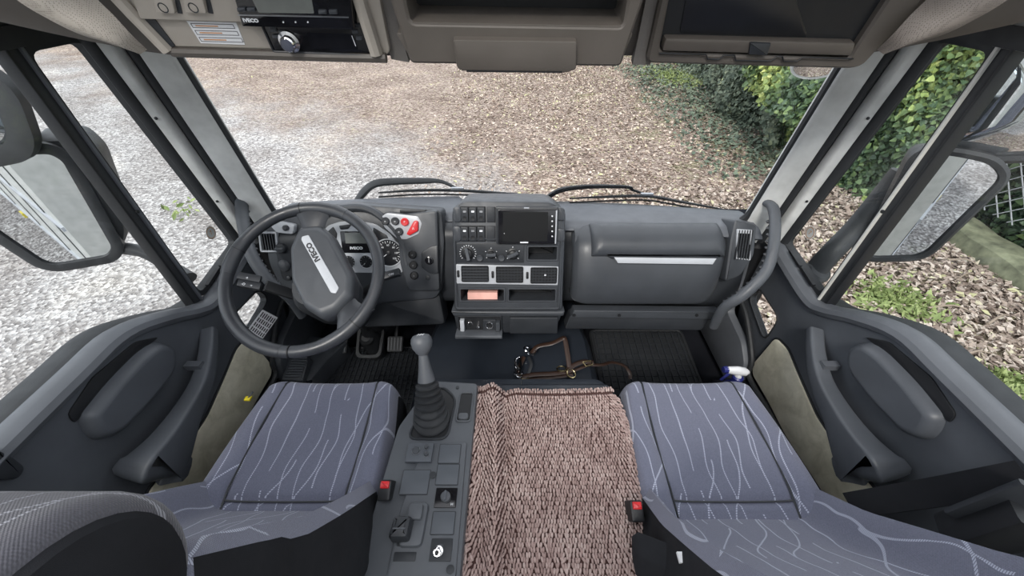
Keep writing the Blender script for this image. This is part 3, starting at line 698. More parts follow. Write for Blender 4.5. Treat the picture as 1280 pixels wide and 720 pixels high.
c = drv.hit(517, 264); obj('demister_vent', slab_bm(rnd([(c[0]-.045, c[1]-.006), (c[0]+.045, c[1]-.006), (c[0]+.045, c[1]+.006), (c[0]-.045, c[1]+.006)], .006, 3), drv, .0, .012, .003), M['black'], dash)

# ---------------------------------------------------------------- centre stack
ST = yz(.953, -.931, 1.087, -.594)
cs = thing('centre_stack', 'upright centre stack with switches, heater knobs and air vents', 'dashboard console', ST.pt(0, -.02))
out = rnd(ST.px([(565, 262), (578, 250), (690, 251), (707, 263), (706, 300), (703, 388), (568, 388)]), .02, 5)
F = ST.off(.012)
def carve(bm, cutters, name, mat, parent):
    finish(bm); me = bpy.data.meshes.new('a'); bm.to_mesh(me); a = bpy.data.objects.new('a', me); COL.objects.link(a); cs_ = []
    for cb in cutters:
        bmesh.ops.recalc_face_normals(cb, faces=cb.faces); m2 = bpy.data.meshes.new('c'); cb.to_mesh(m2); c = bpy.data.objects.new('c', m2); COL.objects.link(c); cs_.append(c)
        md = a.modifiers.new('b', 'BOOLEAN'); md.object = c; md.operation = 'DIFFERENCE'; md.solver = 'EXACT'
    me2 = bpy.data.meshes.new_from_object(a.evaluated_get(bpy.context.evaluated_depsgraph_get()))
    for o in [a]+cs_: bpy.data.objects.remove(o)
    b2 = bmesh.new(); b2.from_mesh(me2); return obj(name, b2, mat, parent)
CUB = [(658, 306, 698, 326), (574, 359, 632, 377), (634, 359, 696, 377)]
cut = []
for r_ in CUB:
    q_ = offset(ccw(F.rect(*r_)), -.006); cut.append(rings_bm([[F.pt(a, b, .03) for a, b in q_], [F.pt(a, b, -.012) for a, b in q_], [F.pt(a+(.004 if a < 0 else -.004), b-.0, -.085) for a, b in q_]]))
carve(slab_bm(out, ST, -.22, .012, .014), cut, 'stack_housing', M['dash'], cs)
inner = rnd(F.px([(570, 300), (700, 300), (697, 384), (572, 384)]), .004, 2)
obj('lower_frame', ring_slab_bm(offset(ccw(inner), .008), ccw(inner), F, -.003, .006, .003), M['dash'], cs)
# two rows of three rocker switches, each with a blank beside it and a rounded end
for (v0, v1, dots) in ((258, 278, (0, 1, 0)), (282, 302, (1, 0, 1))):
    e = rnd(F.px([(566, v0), (577, v0), (577, v1), (567, v1)]), .018, 4); obj('row_end', slab_bm(e, F, -.002, .008, .006), M['dash'], cs)
    obj('row_recess', slab_bm(F.rect(576, v0, 607, v1), F, -.001, .002, 0), M['black'], cs)
    for i in range(3):
        r_ = F.rect(576.5+i*10.3, v0+1, 585.5+i*10.3, v1-1, .002, 2)
        sw = obj('rocker_switch', slab_bm(r_, F, .001, .009, .002), M['dash_dark'], cs)
        c = F.hit(581+i*10.3, (v0*.7+v1*.3)); obj('switch_mark', slab_bm(rnd([(c[0]-.005, c[1]-.003), (c[0]+.005, c[1]-.003), (c[0]+.005, c[1]+.003), (c[0]-.005, c[1]+.003)], .002, 2), F, .008, .0096, 0), M['print' if dots[i] else 'steel'], sw)
        c = F.hit(581+i*10.3, (v0*.28+v1*.72)); obj('switch_dimple', lathe_bm([(.007, .008), (.007, .0098), (.005, .0095)], F, *c, 14), M['black'], sw)
    obj('blank_plate', slab_bm(F.rect(608.5, v0+.5, 619, v1-.5), F, 0, .006, .002), M['dash_dark'], cs)
for (v0, v1) in ((258, 276), (284, 302)):
    e = rnd(F.px([(696, v0), (706, v0+2), (706, v1), (696, v1)]), .014, 4); obj('row_end', slab_bm(e, F, -.002, .008, .006), M['dash'], cs)
# heater panel
hpn = obj('heater_panel', slab_bm(rnd(F.rect(571, 304, 655, 328), .002, 2), F, -.001, .004, .001), M['dash_dark'], cs)
def heater_knob(u, v, r, ang, marks):
    c = F.hit(u, v)
    b = obj('heater_knob', lathe_bm([(r, .003), (r, .006), (r*.72, .008), (r*.68, .017), (r*.5, .019)], F, *c, 22), M['black'], cs)
    bm = bmesh.new()
    for i in range(marks):
        an = math.radians(-40+260*i/(marks-1)); bar_bm(F.pt(c[0]+r*1.1*math.cos(an), c[1]+r*1.1*math.sin(an), .0045), F.pt(c[0]+r*1.3*math.cos(an), c[1]+r*1.3*math.sin(an), .0045), V((-math.sin(an), 0, math.cos(an))), .0022, .0006, bm=bm)
    obj('dial_marks', bm, M['print'], b)
    a = math.radians(ang); d_ = (math.cos(a)*r*.95, math.sin(a)*r*.95)
    obj('knob_grip', bar_bm(F.pt(c[0]-d_[0], c[1]-d_[1], .018), F.pt(c[0]+d_[0], c[1]+d_[1], .018), V((-math.sin(a), 0, math.cos(a))), r*.5, .012, bev=.002), M['cons'], b)
heater_knob(585, 316, .021, 100, 16); heater_knob(614, 317, .016, 2, 5); heater_knob(641, 317, .019, 25, 5)
for (u, v) in ((600, 322), (627, 322)):
    c = F.hit(u, v); obj('push_button', lathe_bm([(.011, .003), (.011, .009), (.009, .011), (.003, .010)], F, *c, 18), M['dash'], cs)
# open cubbies
def cubby(u0, v0, u1, v1, nm='cubby', depth=.08, bez=.006):
    o_ = F.rect(u0, v0, u1, v1, .004, 2); i_ = offset(ccw(o_), -bez)
    bm = ring_slab_bm(o_, i_, F, -.002, .006, .002)
    c = obj(nm, bm, M['dash'], cs)
    r0 = [F.pt(a, b, .004) for a, b in i_]; r1 = [F.pt(a*.97+.0*0, b, .0042) for a, b in i_]
    q_ = offset(i_, -.0008); obj('cubby_back', slab_bm(q_, F, -.0835, -.080, 0), M['black'], c)
    return c
cubby(658, 306, 698, 326)
cubby(574, 359, 632, 377); cubby(634, 359, 696, 377)
# packet in the left cubby
pk = obj('paper_packet', slab_bm(rnd(F.off(-.02).rect(585, 364, 622, 374.5), .002, 2), F.off(-.02), -.055, .014, .002), plastic('pink_paper', (.72, .40, .34), .7, var=.35, grain=200), None)
tag(pk, 'pink and white paper packet lying in the left open cubby', 'packet')
# three square vents in a silver strip
strip_ = rnd(F.px([(570, 330), (698, 333), (697, 356), (571, 354)]), .003, 2)
obj('vent_surround', slab_bm(strip_, F, 0, .005, .002), M['silver'], cs)
for i, (u0, u1, v0) in enumerate(((577, 611, 331.5), (620, 654, 332.5), (663, 696, 333.5))):
    o_ = F.rect(u0, v0, u1, v0+20, .005, 3); i_ = offset(ccw(o_), -.003)
    vt = obj('air_vent', ring_slab_bm(o_, i_, F, .002, .010, .001), M['black'], cs)
    obj('vent_throat', slab_bm(i_, F, .003, .0054, 0), M['black'], vt)
    x0 = min(p[0] for p in i_); x1 = max(p[0] for p in i_); y0 = min(p[1] for p in i_); y1 = max(p[1] for p in i_)
    for j in range(5):
        y = y0 + (y1-y0)*(j+.5)/5; tilt = .006 if i == 0 else .004
        obj('slat', bar_bm(F.pt(x0, y, .010), F.pt(x1, y, .010), F.w, tilt if (i == 0) else .0028, .003), M['dash_dark'], vt)
    for j in range(8):
        x = x0 + (x1-x0)*(j+.5)/8; obj('fin', bar_bm(F.pt(x, y0, .0075), F.pt(x, y1, .0075), F.r, .0022, .004), M['dash_dark'], vt)
    c = F.hit(u0-4, v0+10); obj('vent_wheel', slab_bm(rnd([(c[0]-.004, c[1]-.012), (c[0]+.004, c[1]-.012), (c[0]+.004, c[1]+.012), (c[0]-.004, c[1]+.012)], .004, 3), F, .004, .010, .002), M['black'], cs)
    if i == 2: obj('vent_tab', box_bm(F.pt((x0+x1)/2+.004, (y0+y1)/2+.003, .013), .006, .004, .004), M['print'], vt)
# bottom unit: ashtray drawer pulled open with sockets, blank drawer on the right
LB = yz(.925, -1.01, .945, -.945)
obj('bottom_housing', slab_bm(rnd(LB.px([(566, 390), (704, 390), (701, 398), (693, 417), (572, 417)]), .006, 3), LB, -.2, -.004, .006), M['dash_dark'], cs)
obj('bottom_lip', slab_bm(rnd(LB.px([(564, 388), (706, 388), (704, 394), (567, 394)]), .004, 3), LB, -.1, .008, .005), M['dash'], cs)
dr = obj('blank_drawer', slab_bm(rnd(LB.rect(637, 396, 697, 416), .003, 2), LB, -.02, .006, .003), M['dash_dark'], cs)
ash = thing('ashtray_drawer', 'open ashtray drawer with round lighter socket below the centre stack', 'ashtray', LB.pt(*LB.hit(600, 405)))
rc = LB.rect(573, 394, 627, 412, .003, 2)
obj('drawer_recess', ring_slab_bm(rc, offset(ccw(rc), -.003), LB, -.01, .008, .001), M['dash_dark'], ash)
obj('drawer_back', slab_bm(offset(ccw(rc), -.003), LB, -.01, -.0035+.004, 0), M['black'], ash)
lipp = LB.rect(571, 411.5, 628, 415.5, .002, 2); obj('drawer_lip', slab_bm(lipp, LB, -.005, .045, .003), M['cons'], ash)
obj('drawer_cheek', slab_bm(LB.rect(576, 398, 581, 411), LB, 0, .02, .002), M['silver'], ash)
obj('drawer_cheek', slab_bm(LB.rect(620, 400, 625, 411), LB, 0, .02, .002), M['dash'], ash)
c = LB.hit(612, 405); so_ = obj('lighter_socket', slab_bm(LB.rect(604, 398, 620, 411, .002, 2), LB, 0, .010, .002), M['dash_dark'], ash)
obj('socket_ring', ring_slab_bm([(c[0]+.013*math.cos(k*PI/10), c[1]+.013*math.sin(k*PI/10)) for k in range(20)], [(c[0]+.010*math.cos(k*PI/10), c[1]+.010*math.sin(k*PI/10)) for k in range(20)], LB, .009, .014, .0006), M['chrome'], so_)
obj('socket_hole', lathe_bm([(.0095, .009), (.0095, .0108)], LB, *c, 16), M['black'], so_)
c = LB.hit(598, 406); obj('metal_plug', lathe_bm([(.005, 0), (.005, .02), (.003, .022)], LB, *c, 12), M['chrome'], ash)
c = LB.hit(588, 404); obj('socket_contacts', tube_bm([LB.pt(c[0]+.008*math.cos(k), c[1]+.008*math.sin(k), .004) for k in (0, 1.2, 2.4, 3.6, 4.8)], .0018, 6), M['chrome'], ash)
# multimedia screen
SCp = ST.off(.014)
ms = thing('multimedia_screen', 'black multimedia screen with side buttons mounted atop the centre stack', 'screen', SCp.pt(*SCp.hit(658, 282)))
b0 = rnd(SCp.rect(620, 258, 697, 304), .005, 3)
obj('screen_surround', slab_bm(b0, SCp, -.01, .014, .003), M['dash_dark'], ms)
b1 = rnd(SCp.rect(623, 261, 694.5, 303), .003, 3)
obj('screen_bezel', slab_bm(b1, SCp, .01, .019, .002), M['gloss'], ms)
obj('display', slab_bm(SCp.rect(629, 264, 684, 300), SCp, .018, .0195, 0), M['screen'], ms)
obj('bezel_trim', slab_bm(SCp.rect(693.4, 262, 695, 303), SCp, .012, .0195, .0004), M['silver'], ms)
for k in range(5):
    c = SCp.hit(689.5, 269+k*6.2); obj('side_button', lathe_bm([(.0028, .018), (.0024, .021)], SCp, *c, 10), M['print'], ms)
c = SCp.hit(655, 301.3); obj('logo_strip', slab_bm(SCp.rect(650, 300.6, 660, 302.2), SCp, .018, .0198, 0), M['print'], ms)
c = SCp.hit(630.5, 290.5); text('+', SCp, c[0], c[1], .008, M['print'], ms, d=.0197)
c = SCp.hit(658, 259); obj('top_clip', box_bm(SCp.pt(c[0], c[1], .012), .016, .006, .003), M['silver'], ms)

# ---------------------------------------------------------------- passenger side: glovebox, lid pad, silver strip
gb = thing('glove_compartment', 'wide rounded glove compartment with silver strip on the passenger side', 'glovebox', (.5, 1.05, -.95))
gsec = [(1.20, -.716), (1.13, -.714), (1.075, -.735), (1.035, -.79), (1.005, -.86), (.995, -.92), (1.01, -.952), (1.10, -.965)]
gx0 = P(718, 330, y=1.02).x; gx1 = P(922, 300, y=1.05).x
def gsurf(sec, x0, x1, nx, push, s0, s1, er=.035, bm=None, taper=0):
    sp_ = spline([V((0, y, z)) for y, z in sec], 8); n = len(sp_)
    cen = V((0, 1.12, -.86))
    def f(a, b):
        x = x0 + (x1-x0)*a; k = (s0 + (s1-s0)*b)*(n-1); i = min(int(k), n-2); p = sp_[i].lerp(sp_[i+1], k-i)
        tn = (sp_[i+1]-sp_[i]).normalized(); nn = V((0, tn.z, -tn.y)); nn = nn if nn.dot(p-cen) > 0 else -nn
        wx = (x1-x0); e = min(a*wx, (1-a)*wx); ln = (s1-s0)*.42; eb = min(b*ln, (1-b)*ln)
        h = 1.0
        for q in (e, eb if push else 1):
            if q < er: h = min(h, math.sqrt(max(0, 1-(1-q/er)**2)))
        off = (-.035*(1-h) if not push else push*h - .004)
        x += taper*(b-.3)*(-(a)**2)
        return V((x, p.y, p.z)) + nn*off
    us = sorted(set([i/26 for i in range(27)] + [er/(x1-x0)*k for k in (.03, .1, .25, .5, .75)] + [1-er/(x1-x0)*k for k in (.03, .1, .25, .5, .75)]))
    bm = bm or bmesh.new(); nb = 28; G = [[bm.verts.new(f(u_, j/nb)) for j in range(nb+1)] for u_ in us]
    for i in range(len(us)-1):
        for j in range(nb): bm.faces.new((G[i][j], G[i+1][j], G[i+1][j+1], G[i][j+1]))
    rr = []
    return bm
bm = gsurf(gsec, gx0, gx1, 26, 0, 0, 1, er=.07, taper=.05); 
obj('compartment_body', bm, M['dash'], gb)
obj('compartment_core', sweep_x([(1.22, -.73), (1.12, -.725), (1.06, -.80), (1.03, -.92), (1.06, -.96), (1.2, -.96)], gx0+.008, gx1-.03, 6), M['dash'], gb)
obj('padded_lid', gsurf(gsec, P(742, 300, y=1.05).x, P(914, 300, y=1.05).x, 20, .026, .08, .385, er=.045), M['dash_light'] if False else M['dash'], gb)
gp = yz(1.010, -.83, 1.050, -.765)
ss = [(766, 321), (893, 322.5), (888, 330), (771, 328.5)]
obj('silver_strip', slab_bm(gp.px(ss), gp, -.01, .016, .002), M['silver'], gb, label='silver handle strip')
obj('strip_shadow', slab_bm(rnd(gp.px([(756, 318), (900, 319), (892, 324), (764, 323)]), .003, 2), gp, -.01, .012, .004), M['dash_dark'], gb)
lp = thing('lower_knee_panel', 'dark screwed trim panel below the glove compartment', 'trim panel', (.5, 1.0, -1.0))
LPp = yz(.965, -1.055, .99, -.965)
lpo = LPp.px([(713, 394), (888, 396), (877, 413), (706, 411)])
obj('panel_face', slab_bm(rnd(lpo, .008, 3), LPp, -.05, .0, .003), M['dash_dark'], lp)
obj('panel_step', slab_bm(rnd(LPp.px([(717, 386), (900, 388), (890, 397), (713, 395)]), .004, 2), LPp, -.03, .012, .003), M['dash'], lp)
for u in (717, 773, 869): c = LPp.hit(u, 392); obj('screw', lathe_bm([(.007, .010), (.006, .0145), (.002, .014)], LPp, *c, 12), M['black'], lp)
# right end of the dash: vent pod behind the grab handle
RP = yz(1.03, -.84, 1.10, -.70)
pp_ = rnd(RP.px([(918, 274), (946, 281), (942, 320), (925, 345), (905, 352), (912, 300)]), .012, 3)
obj('end_pod', slab_bm(pp_, RP, -.12, .004, .008), M['dash'], dash)
ve = rnd(RP.px([(919.5, 286), (938, 287), (936, 325), (918, 323)]), .003, 2)
ev = obj('end_vent', ring_slab_bm(ve, offset(ccw(ve), -.004), RP, 0, .010, .001), M['silver'], dash, label='silver-framed outer air vent')
ic_ = offset(ccw(ve), -.004); obj('vent_throat', slab_bm(ic_, RP, 0, .0055, 0), M['black'], ev)
x0 = min(p[0] for p in ic_); x1 = max(p[0] for p in ic_); y0 = min(p[1] for p in ic_); y1 = max(p[1] for p in ic_)
for i in range(6):
    x = x0+(x1-x0)*(i+.5)/6; obj('slat', bar_bm(RP.pt(x, y0, .009), RP.pt(x, y1, .009), RP.r, .0035, .006), M['dash_dark'], ev)
obj('vent_cap', slab_bm(rnd(RP.px([(919.5, 286), (938, 287), (937.5, 292), (919, 291)]), .002, 2), RP, .006, .011, .001), M['silver'], ev)

# ---------------------------------------------------------------- grab handles on the pillars
def grab(s, pix, lab):
    pts = [P(u, v, t=t_) for u, v, t_ in pix]
    t = thing('grab_handle', lab, 'handle', pts[-1], 'pillar grab handles')
    obj('handle_bar', tube_bm(spline(pts, 6), [.012, .020, .019, .019, .019, .018, .016], 12, flat=.85), M['cons'], t)
    sp_ = spline(pts[1:-1], 9); c = V((.5*s, 1.1, -.85)); bm = bmesh.new()
    for i in range(3, len(sp_)-2, 2):
        p = sp_[i]; d = (c-p).normalized(); q = p + d*.017; bm2 = tube_bm([q-V((0, 0, .005)), q, q+V((0, 0, .005))], [.004, .008, .004], 6, bm=bm)
    obj('finger_ridges', bm, M['dash_dark'], t)
    return t
grab(1, [(955, 252, 1.29), (967, 262, 1.25), (968, 300, 1.21), (958, 338, 1.20), (930, 368, 1.21), (905, 385, 1.26), (892, 408, 1.34)], 'dark grab handle curving beside the passenger end vent')
grab(-1, [(304, 238, 1.31), (302, 250, 1.28), (305, 285, 1.24), (316, 322, 1.22), (338, 352, 1.24), (362, 372, 1.28), (378, 395, 1.34)], 'dark grab handle on the driver side pillar behind the steering wheel')

# ---------------------------------------------------------------- steering wheel, column, stalks
WC = V((-.578, .822, -.670)); WA = math.radians(32)
WP = Plane(WC, (0, -math.sin(WA), math.cos(WA)), (0, math.cos(WA), math.sin(WA)))      # plane of the rim, normal to the driver
sw = thing('steering_wheel', 'large dark steering wheel, turned, with silver strip on the hub', 'steering wheel', WC)
R = .209
bm = tube_bm([WP.pt(R*math.cos(k*2*PI/72), R*math.sin(k*2*PI/72)) for k in range(72)], .0165, 14, closed=True); obj('rim', bm, M['wheel'], sw)
def wpx(u, v): return WP.hit(u, v)
def arc_grip(a0, a1, r, w_):
    return tube_bm([WP.pt(R*math.cos(math.radians(a)), R*math.sin(math.radians(a))) for a in np.linspace(a0, a1, 18)], [w_*.93, w_, w_, w_, w_*.93], 14)
for a0, a1 in ((62, 112), (-68, -20), (-160, -96), (150, 178)): obj('rim_grip', arc_grip(a0, a1, R, .0185), M['wheel'], sw)
for (u, v) in ((377, 258), (292, 310), (362, 446), (461, 420)):
    a = math.atan2(*reversed(wpx(u, v))); obj('rim_seam', tube_bm([WP.pt(R*math.cos(a+k*.006), R*math.sin(a+k*.006)) for k in (-1, 1)], .0192, 16), M['black'], sw)
# hub pad: elongated octagon, domed
hub = rnd(WP.px([(376, 284), (402, 282), (415, 293), (444, 348), (442, 372), (424, 392), (404, 400), (382, 386), (366, 352), (364, 310)]), .010, 4)
hub = ccw(hub); hc_ = (sum(p[0] for p in hub)/len(hub), sum(p[1] for p in hub)/len(hub))
obj('hub_pad', rings_bm([[WP.pt(hc_[0]+(a-hc_[0])*k, hc_[1]+(b-hc_[1])*k, d) for a, b in hub] for k, d in ((.86, -.045), (1, -.035), (1, -.006), (.975, .005), (.93, .012), (.87, .0165), (.82, .0183), (.80, .0185), (.79, .0185))]), M['hub'], sw)
obj('hub_back', slab_bm(offset(ccw(hub), -.01), WP, -.09, -.04, .01), M['dash_dark'], sw)
WS = WP.off(.0185)
stp = rnd(WS.px([(378, 296), (386, 294), (424, 360), (420, 367), (414, 366), (377, 300)]), .003, 3)
obj('hub_strip', slab_bm(stp, WS, -.004, .0025, .001), M['silver'], sw, label='silver strip with lettering')
c = WS.hit(392, 315.5); dirv = WS.hit(386, 304); d2 = WS.hit(401, 331); ang = math.atan2(dirv[1]-d2[1], dirv[0]-d2[0])
text('IVECO', WS, c[0], c[1], .020, M['printd'], sw, rot=ang, d=.0028, bold=.001, sx=1.12)
# spokes: top and bottom right
def spoke(p, q, w0, w1, d0, d1):
    r = []
    for k in range(7):
        f = k/6; c = (p[0]+(q[0]-p[0])*f, p[1]+(q[1]-p[1])*f); w_ = w0 + (w1-w0)*f**1.6; d = d0+(d1-d0)*math.sin(f*PI/2)
        tx = V((q[0]-p[0], q[1]-p[1])).normalized(); n = (-tx.y, tx.x)
        r.append([WP.pt(c[0]+n[0]*w_*math.cos(a)*.5, c[1]+n[1]*w_*math.cos(a)*.5, d+.011*math.sin(a)) for a in [2*PI*j/12 for j in range(12)]])
    return rings_bm(r)
h1 = wpx(392, 300); r1 = (h1[0]*.0, 0)
a1 = math.atan2(wpx(392, 262)[1], wpx(392, 262)[0]); a2 = math.atan2(wpx(455, 412)[1], wpx(455, 412)[0])
for a, pu in ((a1, (390, 292)), (a2, (430, 380))):
    obj('spoke', spoke(wpx(*pu), (R*math.cos(a), R*math.sin(a)), .06, .12, -.01, .0), M['wheel'], sw)
# column shroud and stalks
col_ = thing('steering_column', 'dark steering column shroud below the wheel with two stalks', 'steering column', WC + V((0, .1, -.1)))
ax = -WP.n
obj('shroud', rings_bm([[WC + ax*d + WP.r*math.cos(a)*rx + WP.w*(math.sin(a)*ry-.01) for a in [2*PI*j/20 for j in range(20)]] for d, rx, ry in ((.05, .055, .06), (.09, .075, .08), (.20, .07, .085), (.32, .05, .06), (.5, .04, .045))]), M['dash_dark'], col_)
lo = V((WC.x+.03, 1.03, -1.30))
obj('column_boot', tube_bm([WC+ax*.40, WC+ax*.5+V((.02, 0, -.05)), V((-.61, 1.12, -1.16)), V((-.61, 1.12, -1.38))], [.035, .03, .03, .045], 14), M['black'], col_)
# left stalk
sp0 = P(378, 372, t=1.16); sp1 = P(332, 357, t=1.09); sp2 = P(300, 350, t=1.06)
st = obj('stalk', bar_bm(sp0, sp1, WP.w, .03, .016, bev=.004), M['black'], col_)
for k, (dv) in enumerate((-4.5, 4.5)):
    a, b = P(298, 349.5+dv, t=1.055), P(326, 354.5+dv, t=1.075); obj('stalk_switch', bar_bm(a, b, WP.w, .020, .022, bev=.003), M['dash_dark'], col_)
stp_ = Plane(P(312, 352, t=1.04), WP.n, WP.w)
for (u, v, tx) in ((304, 355, '-O'), (314, 357, '='), (309, 347, 'o')): c = stp_.hit(u, v); text(tx, stp_, c[0], c[1], .010, M['print'], col_, rot=-.2, d=.0)
# right stalk behind the rim
a, b = P(452, 368, t=1.20), P(478, 349, t=1.17); obj('stalk', bar_bm(a, b, WP.w, .022, .014, bev=.003), M['black'], col_)
a, b = P(476, 347, t=1.16), P(500, 340, t=1.16); obj('stalk_switch', bar_bm(a, b, WP.w, .022, .02, bev=.003), M['dash_dark'], col_)
stp_ = Plane(P(488, 343, t=1.145), WP.n, WP.w); c = stp_.hit(489, 343); text('OFF', stp_, c[0], c[1], .009, M['print'], col_, rot=.2, d=0)

# ---------------------------------------------------------------- overhead shelf
OH = Plane((0, .785, -.13), (0, -1, -.27), (0, -.27, 1))
ov = thing('overhead_shelf', 'taupe overhead shelf along the top of the windshield', 'overhead shelf', (0, .9, -.1))
SZ = .20
def ohpx(pts, pl=OH): return pl.px(pts)
top = .30
# full-width shell following a plan curve that sweeps back at both ends
def shell(u_):                                          # plan curve
    x = u_; k = max(0, abs(x)-.60)/.38
    return V((x, .79 - .08*min(k, 1)**1.6, 0))
xs = list(np.linspace(-.98, .98, 49)); rings = []
for x in xs:
    b = shell(x); k = max(0, abs(x)-.60)/.38; zb = -.135 + .105*min(k, 1)**1.4
    rings.append([V((x, 1.09, zb-.004 if k == 0 else -.13+.06*k)), V((x, b.y+.03, zb-.006)), V((x, b.y+.008, zb-.003)), V((x, b.y, zb+.006)), V((x, b.y-.004, zb+.02)), V((x, b.y-.03, zb+.12)), V((x, b.y-.06, .20)), V((x, 1.09, .20))])
obj('shelf_shell', rings_bm(rings), M['beige_d'], ov)
# left instrument tray: frame, recessed face, label, map light switches
TL = OH.off(.012)
fr_o = [(172, -60), (476, -60), (476, 0), (489, 66), (470, 71), (214, 62), (183, 40), (150, 0)]
lf = rnd(TL.px(fr_o), .01, 3)
obj('tray_frame', slab_bm(lf, TL, -.03, .004, .004), M['beige'], ov)
tf = TL.off(.005)
obj('tray_panel', slab_bm(rnd(tf.px([(180, -60), (333, -60), (345, 60), (218, 57), (194, 28)]), .004, 2), tf, -.004, .002, .001), M['beige'], ov)
obj('upper_panel', slab_bm(rnd(tf.px([(150, -60), (300, -60), (308, 24), (180, 20)]), .004, 2), tf, -.004, .012, .002), M['beige'], ov)
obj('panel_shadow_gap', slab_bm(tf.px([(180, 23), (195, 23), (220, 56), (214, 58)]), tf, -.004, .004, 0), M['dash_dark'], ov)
obj('tray_lip', tube_bm([TL.pt(*TL.hit(u, v), .008) for u, v in ((218, 62), (300, 64.5), (400, 67.5), (484, 69.5))], .008, 8), M['beige_d'], ov)
obj('tray_side', tube_bm([TL.pt(*TL.hit(u, v), .010) for u, v in ((442, -40), (452, 0), (472, 64))], .011, 8), M['beige'], ov)
obj('tray_side', tube_bm([TL.pt(*TL.hit(u, v), .010) for u, v in ((148, -10), (168, 12), (214, 60))], .010, 8), M['beige'], ov)
for (u0, u1) in ((199, 221), (235, 259)):
    r_ = rnd(tf.px([(u0, -14), (u1, -14), (u1+6, 11), (u0+4, 10)]), .003, 2)
    s_ = obj('map_light_switch', slab_bm(r_, tf, .01, .020, .002), M['beige'], ov)
    c = tf.hit((u0+u1)/2+2, 3); obj('switch_icon', ring_slab_bm([(c[0]+.007*math.cos(k*PI/8), c[1]+.007*math.sin(k*PI/8)) for k in range(16)], [(c[0]+.0055*math.cos(k*PI/8), c[1]+.0055*math.sin(k*PI/8)) for k in range(16)], tf, .0195, .0205, 0), M['dash_dark'], s_)
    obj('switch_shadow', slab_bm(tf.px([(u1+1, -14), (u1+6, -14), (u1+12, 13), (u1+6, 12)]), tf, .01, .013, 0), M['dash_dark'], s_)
# paper label with three boxed lines
lb = obj('paper_label', slab_bm(tf.px([(234, 25), (296, 27), (307, 55), (252, 53)]), tf, .002, .003, 0), M['white'], None)
tag(lb, 'white paper label with three boxed lines on the overhead shelf', 'label')
for k in range(3):
    v = 28 + k*8.6; u = 239 + k*5.2
    r_ = ccw(tf.px([(u, v), (u+53, v+1.3), (u+56, v+6.8), (u+3.4, v+5.6)])); obj('printed_box', ring_slab_bm(r_, offset(r_, -.0007), tf, .003, .0034, 0), M['printd'], lb)
    obj('printed_line', slab_bm(tf.px([(u+6, v+2.4), (u+34, v+3.1), (u+35, v+4.5), (u+7, v+3.8)]), tf, .003, .0034, 0), M['orange'], lb)
# tachograph and radio
tg = thing('tachograph', 'black tachograph unit, upper device in the overhead shelf', 'tachograph', tf.pt(*tf.hit(375, 10)))
r_ = rnd(tf.px([(294, -30), (440, -30), (447, 30), (309, 26)]), .003, 2)
obj('device_body', slab_bm(r_, tf, -.03, .022, .003), M['gloss'], tg)
obj('device_display', slab_bm(rnd(tf.px([(320, -14), (394, -14), (398, 9), (330, 8)]), .002, 2), tf, .02, .0235, 0), M['lcd'], tg)
for (u, v) in ((309, 4), (321, 4), (408, 7), (421, 7)): obj('device_button', slab_bm(rnd(tf.px([(u-5, v-3), (u+5, v-3), (u+6, v+2), (u-4, v+2)]), .001, 2), tf, .021, .0265, .001), M['dash'], tg)
obj('device_groove', bar_bm(tf.pt(*tf.hit(304, 11), .0225), tf.pt(*tf.hit(440, 14), .0225), tf.w, .0015, .001), M['steel'], tg)
c = tf.hit(320, 18.0); text('IVECO', tf, c[0], c[1], .0070, M['print'], tg, rot=-.03, d=.0225, sx=1.2, bold=.0003)
for k in range(3): c = tf.hit(360+k*15, 20); obj('indicator', lathe_bm([(.0012, .022), (.001, .0235)], tf, *c, 8), M['print'], tg)
rd = thing('car_radio', 'black car radio with silver volume knob in the overhead shelf', 'radio', tf.pt(*tf.hit(400, 46)))
r_ = rnd(tf.px([(329, 27), (452, 31), (468, 66), (344, 61)]), .002, 2)
obj('radio_body', slab_bm(r_, tf, -.03, .006, .002), M['gloss'], rd)
obj('radio_frame', ring_slab_bm(offset(ccw(r_), .003), r_, tf, 0, .008, .001), M['dash_dark'], rd)
obj('radio_display', slab_bm(rnd(tf.px([(384, 38), (442, 40), (449, 59), (390, 58)]), .002, 2), tf, .005, .0072, 0), M['screen'], rd)
c = tf.hit(364, 49); kb = obj('volume_knob', lathe_bm([(.0165, .005), (.0165, .011), (.012, .013), (.012, .020), (.010, .022)], tf, *c, 24), M['chrome'], rd)
for (u, v) in ((343, 35), (354, 37), (346, 43), (342, 31)):
    obj('radio_button', slab_bm(rnd(tf.px([(u-4, v-2), (u+4, v-2), (u+5, v+2), (u-3, v+2)]), .001, 2), tf, .005, .009, .0008), M['dash'], rd)
for (u, v) in ((445, 37), (450, 45)): obj('radio_button', slab_bm(rnd(tf.px([(u-4, v-2.4), (u+3, v-2.4), (u+4, v+2.4), (u-3, v+2.4)]), .001, 2), tf, .005, .009, .0008), M['dash'], rd)
obj('display_edge', bar_bm(tf.pt(*tf.hit(441, 42), .0075), tf.pt(*tf.hit(446, 55), .0075), tf.r, .001, .001), M['print'], rd)
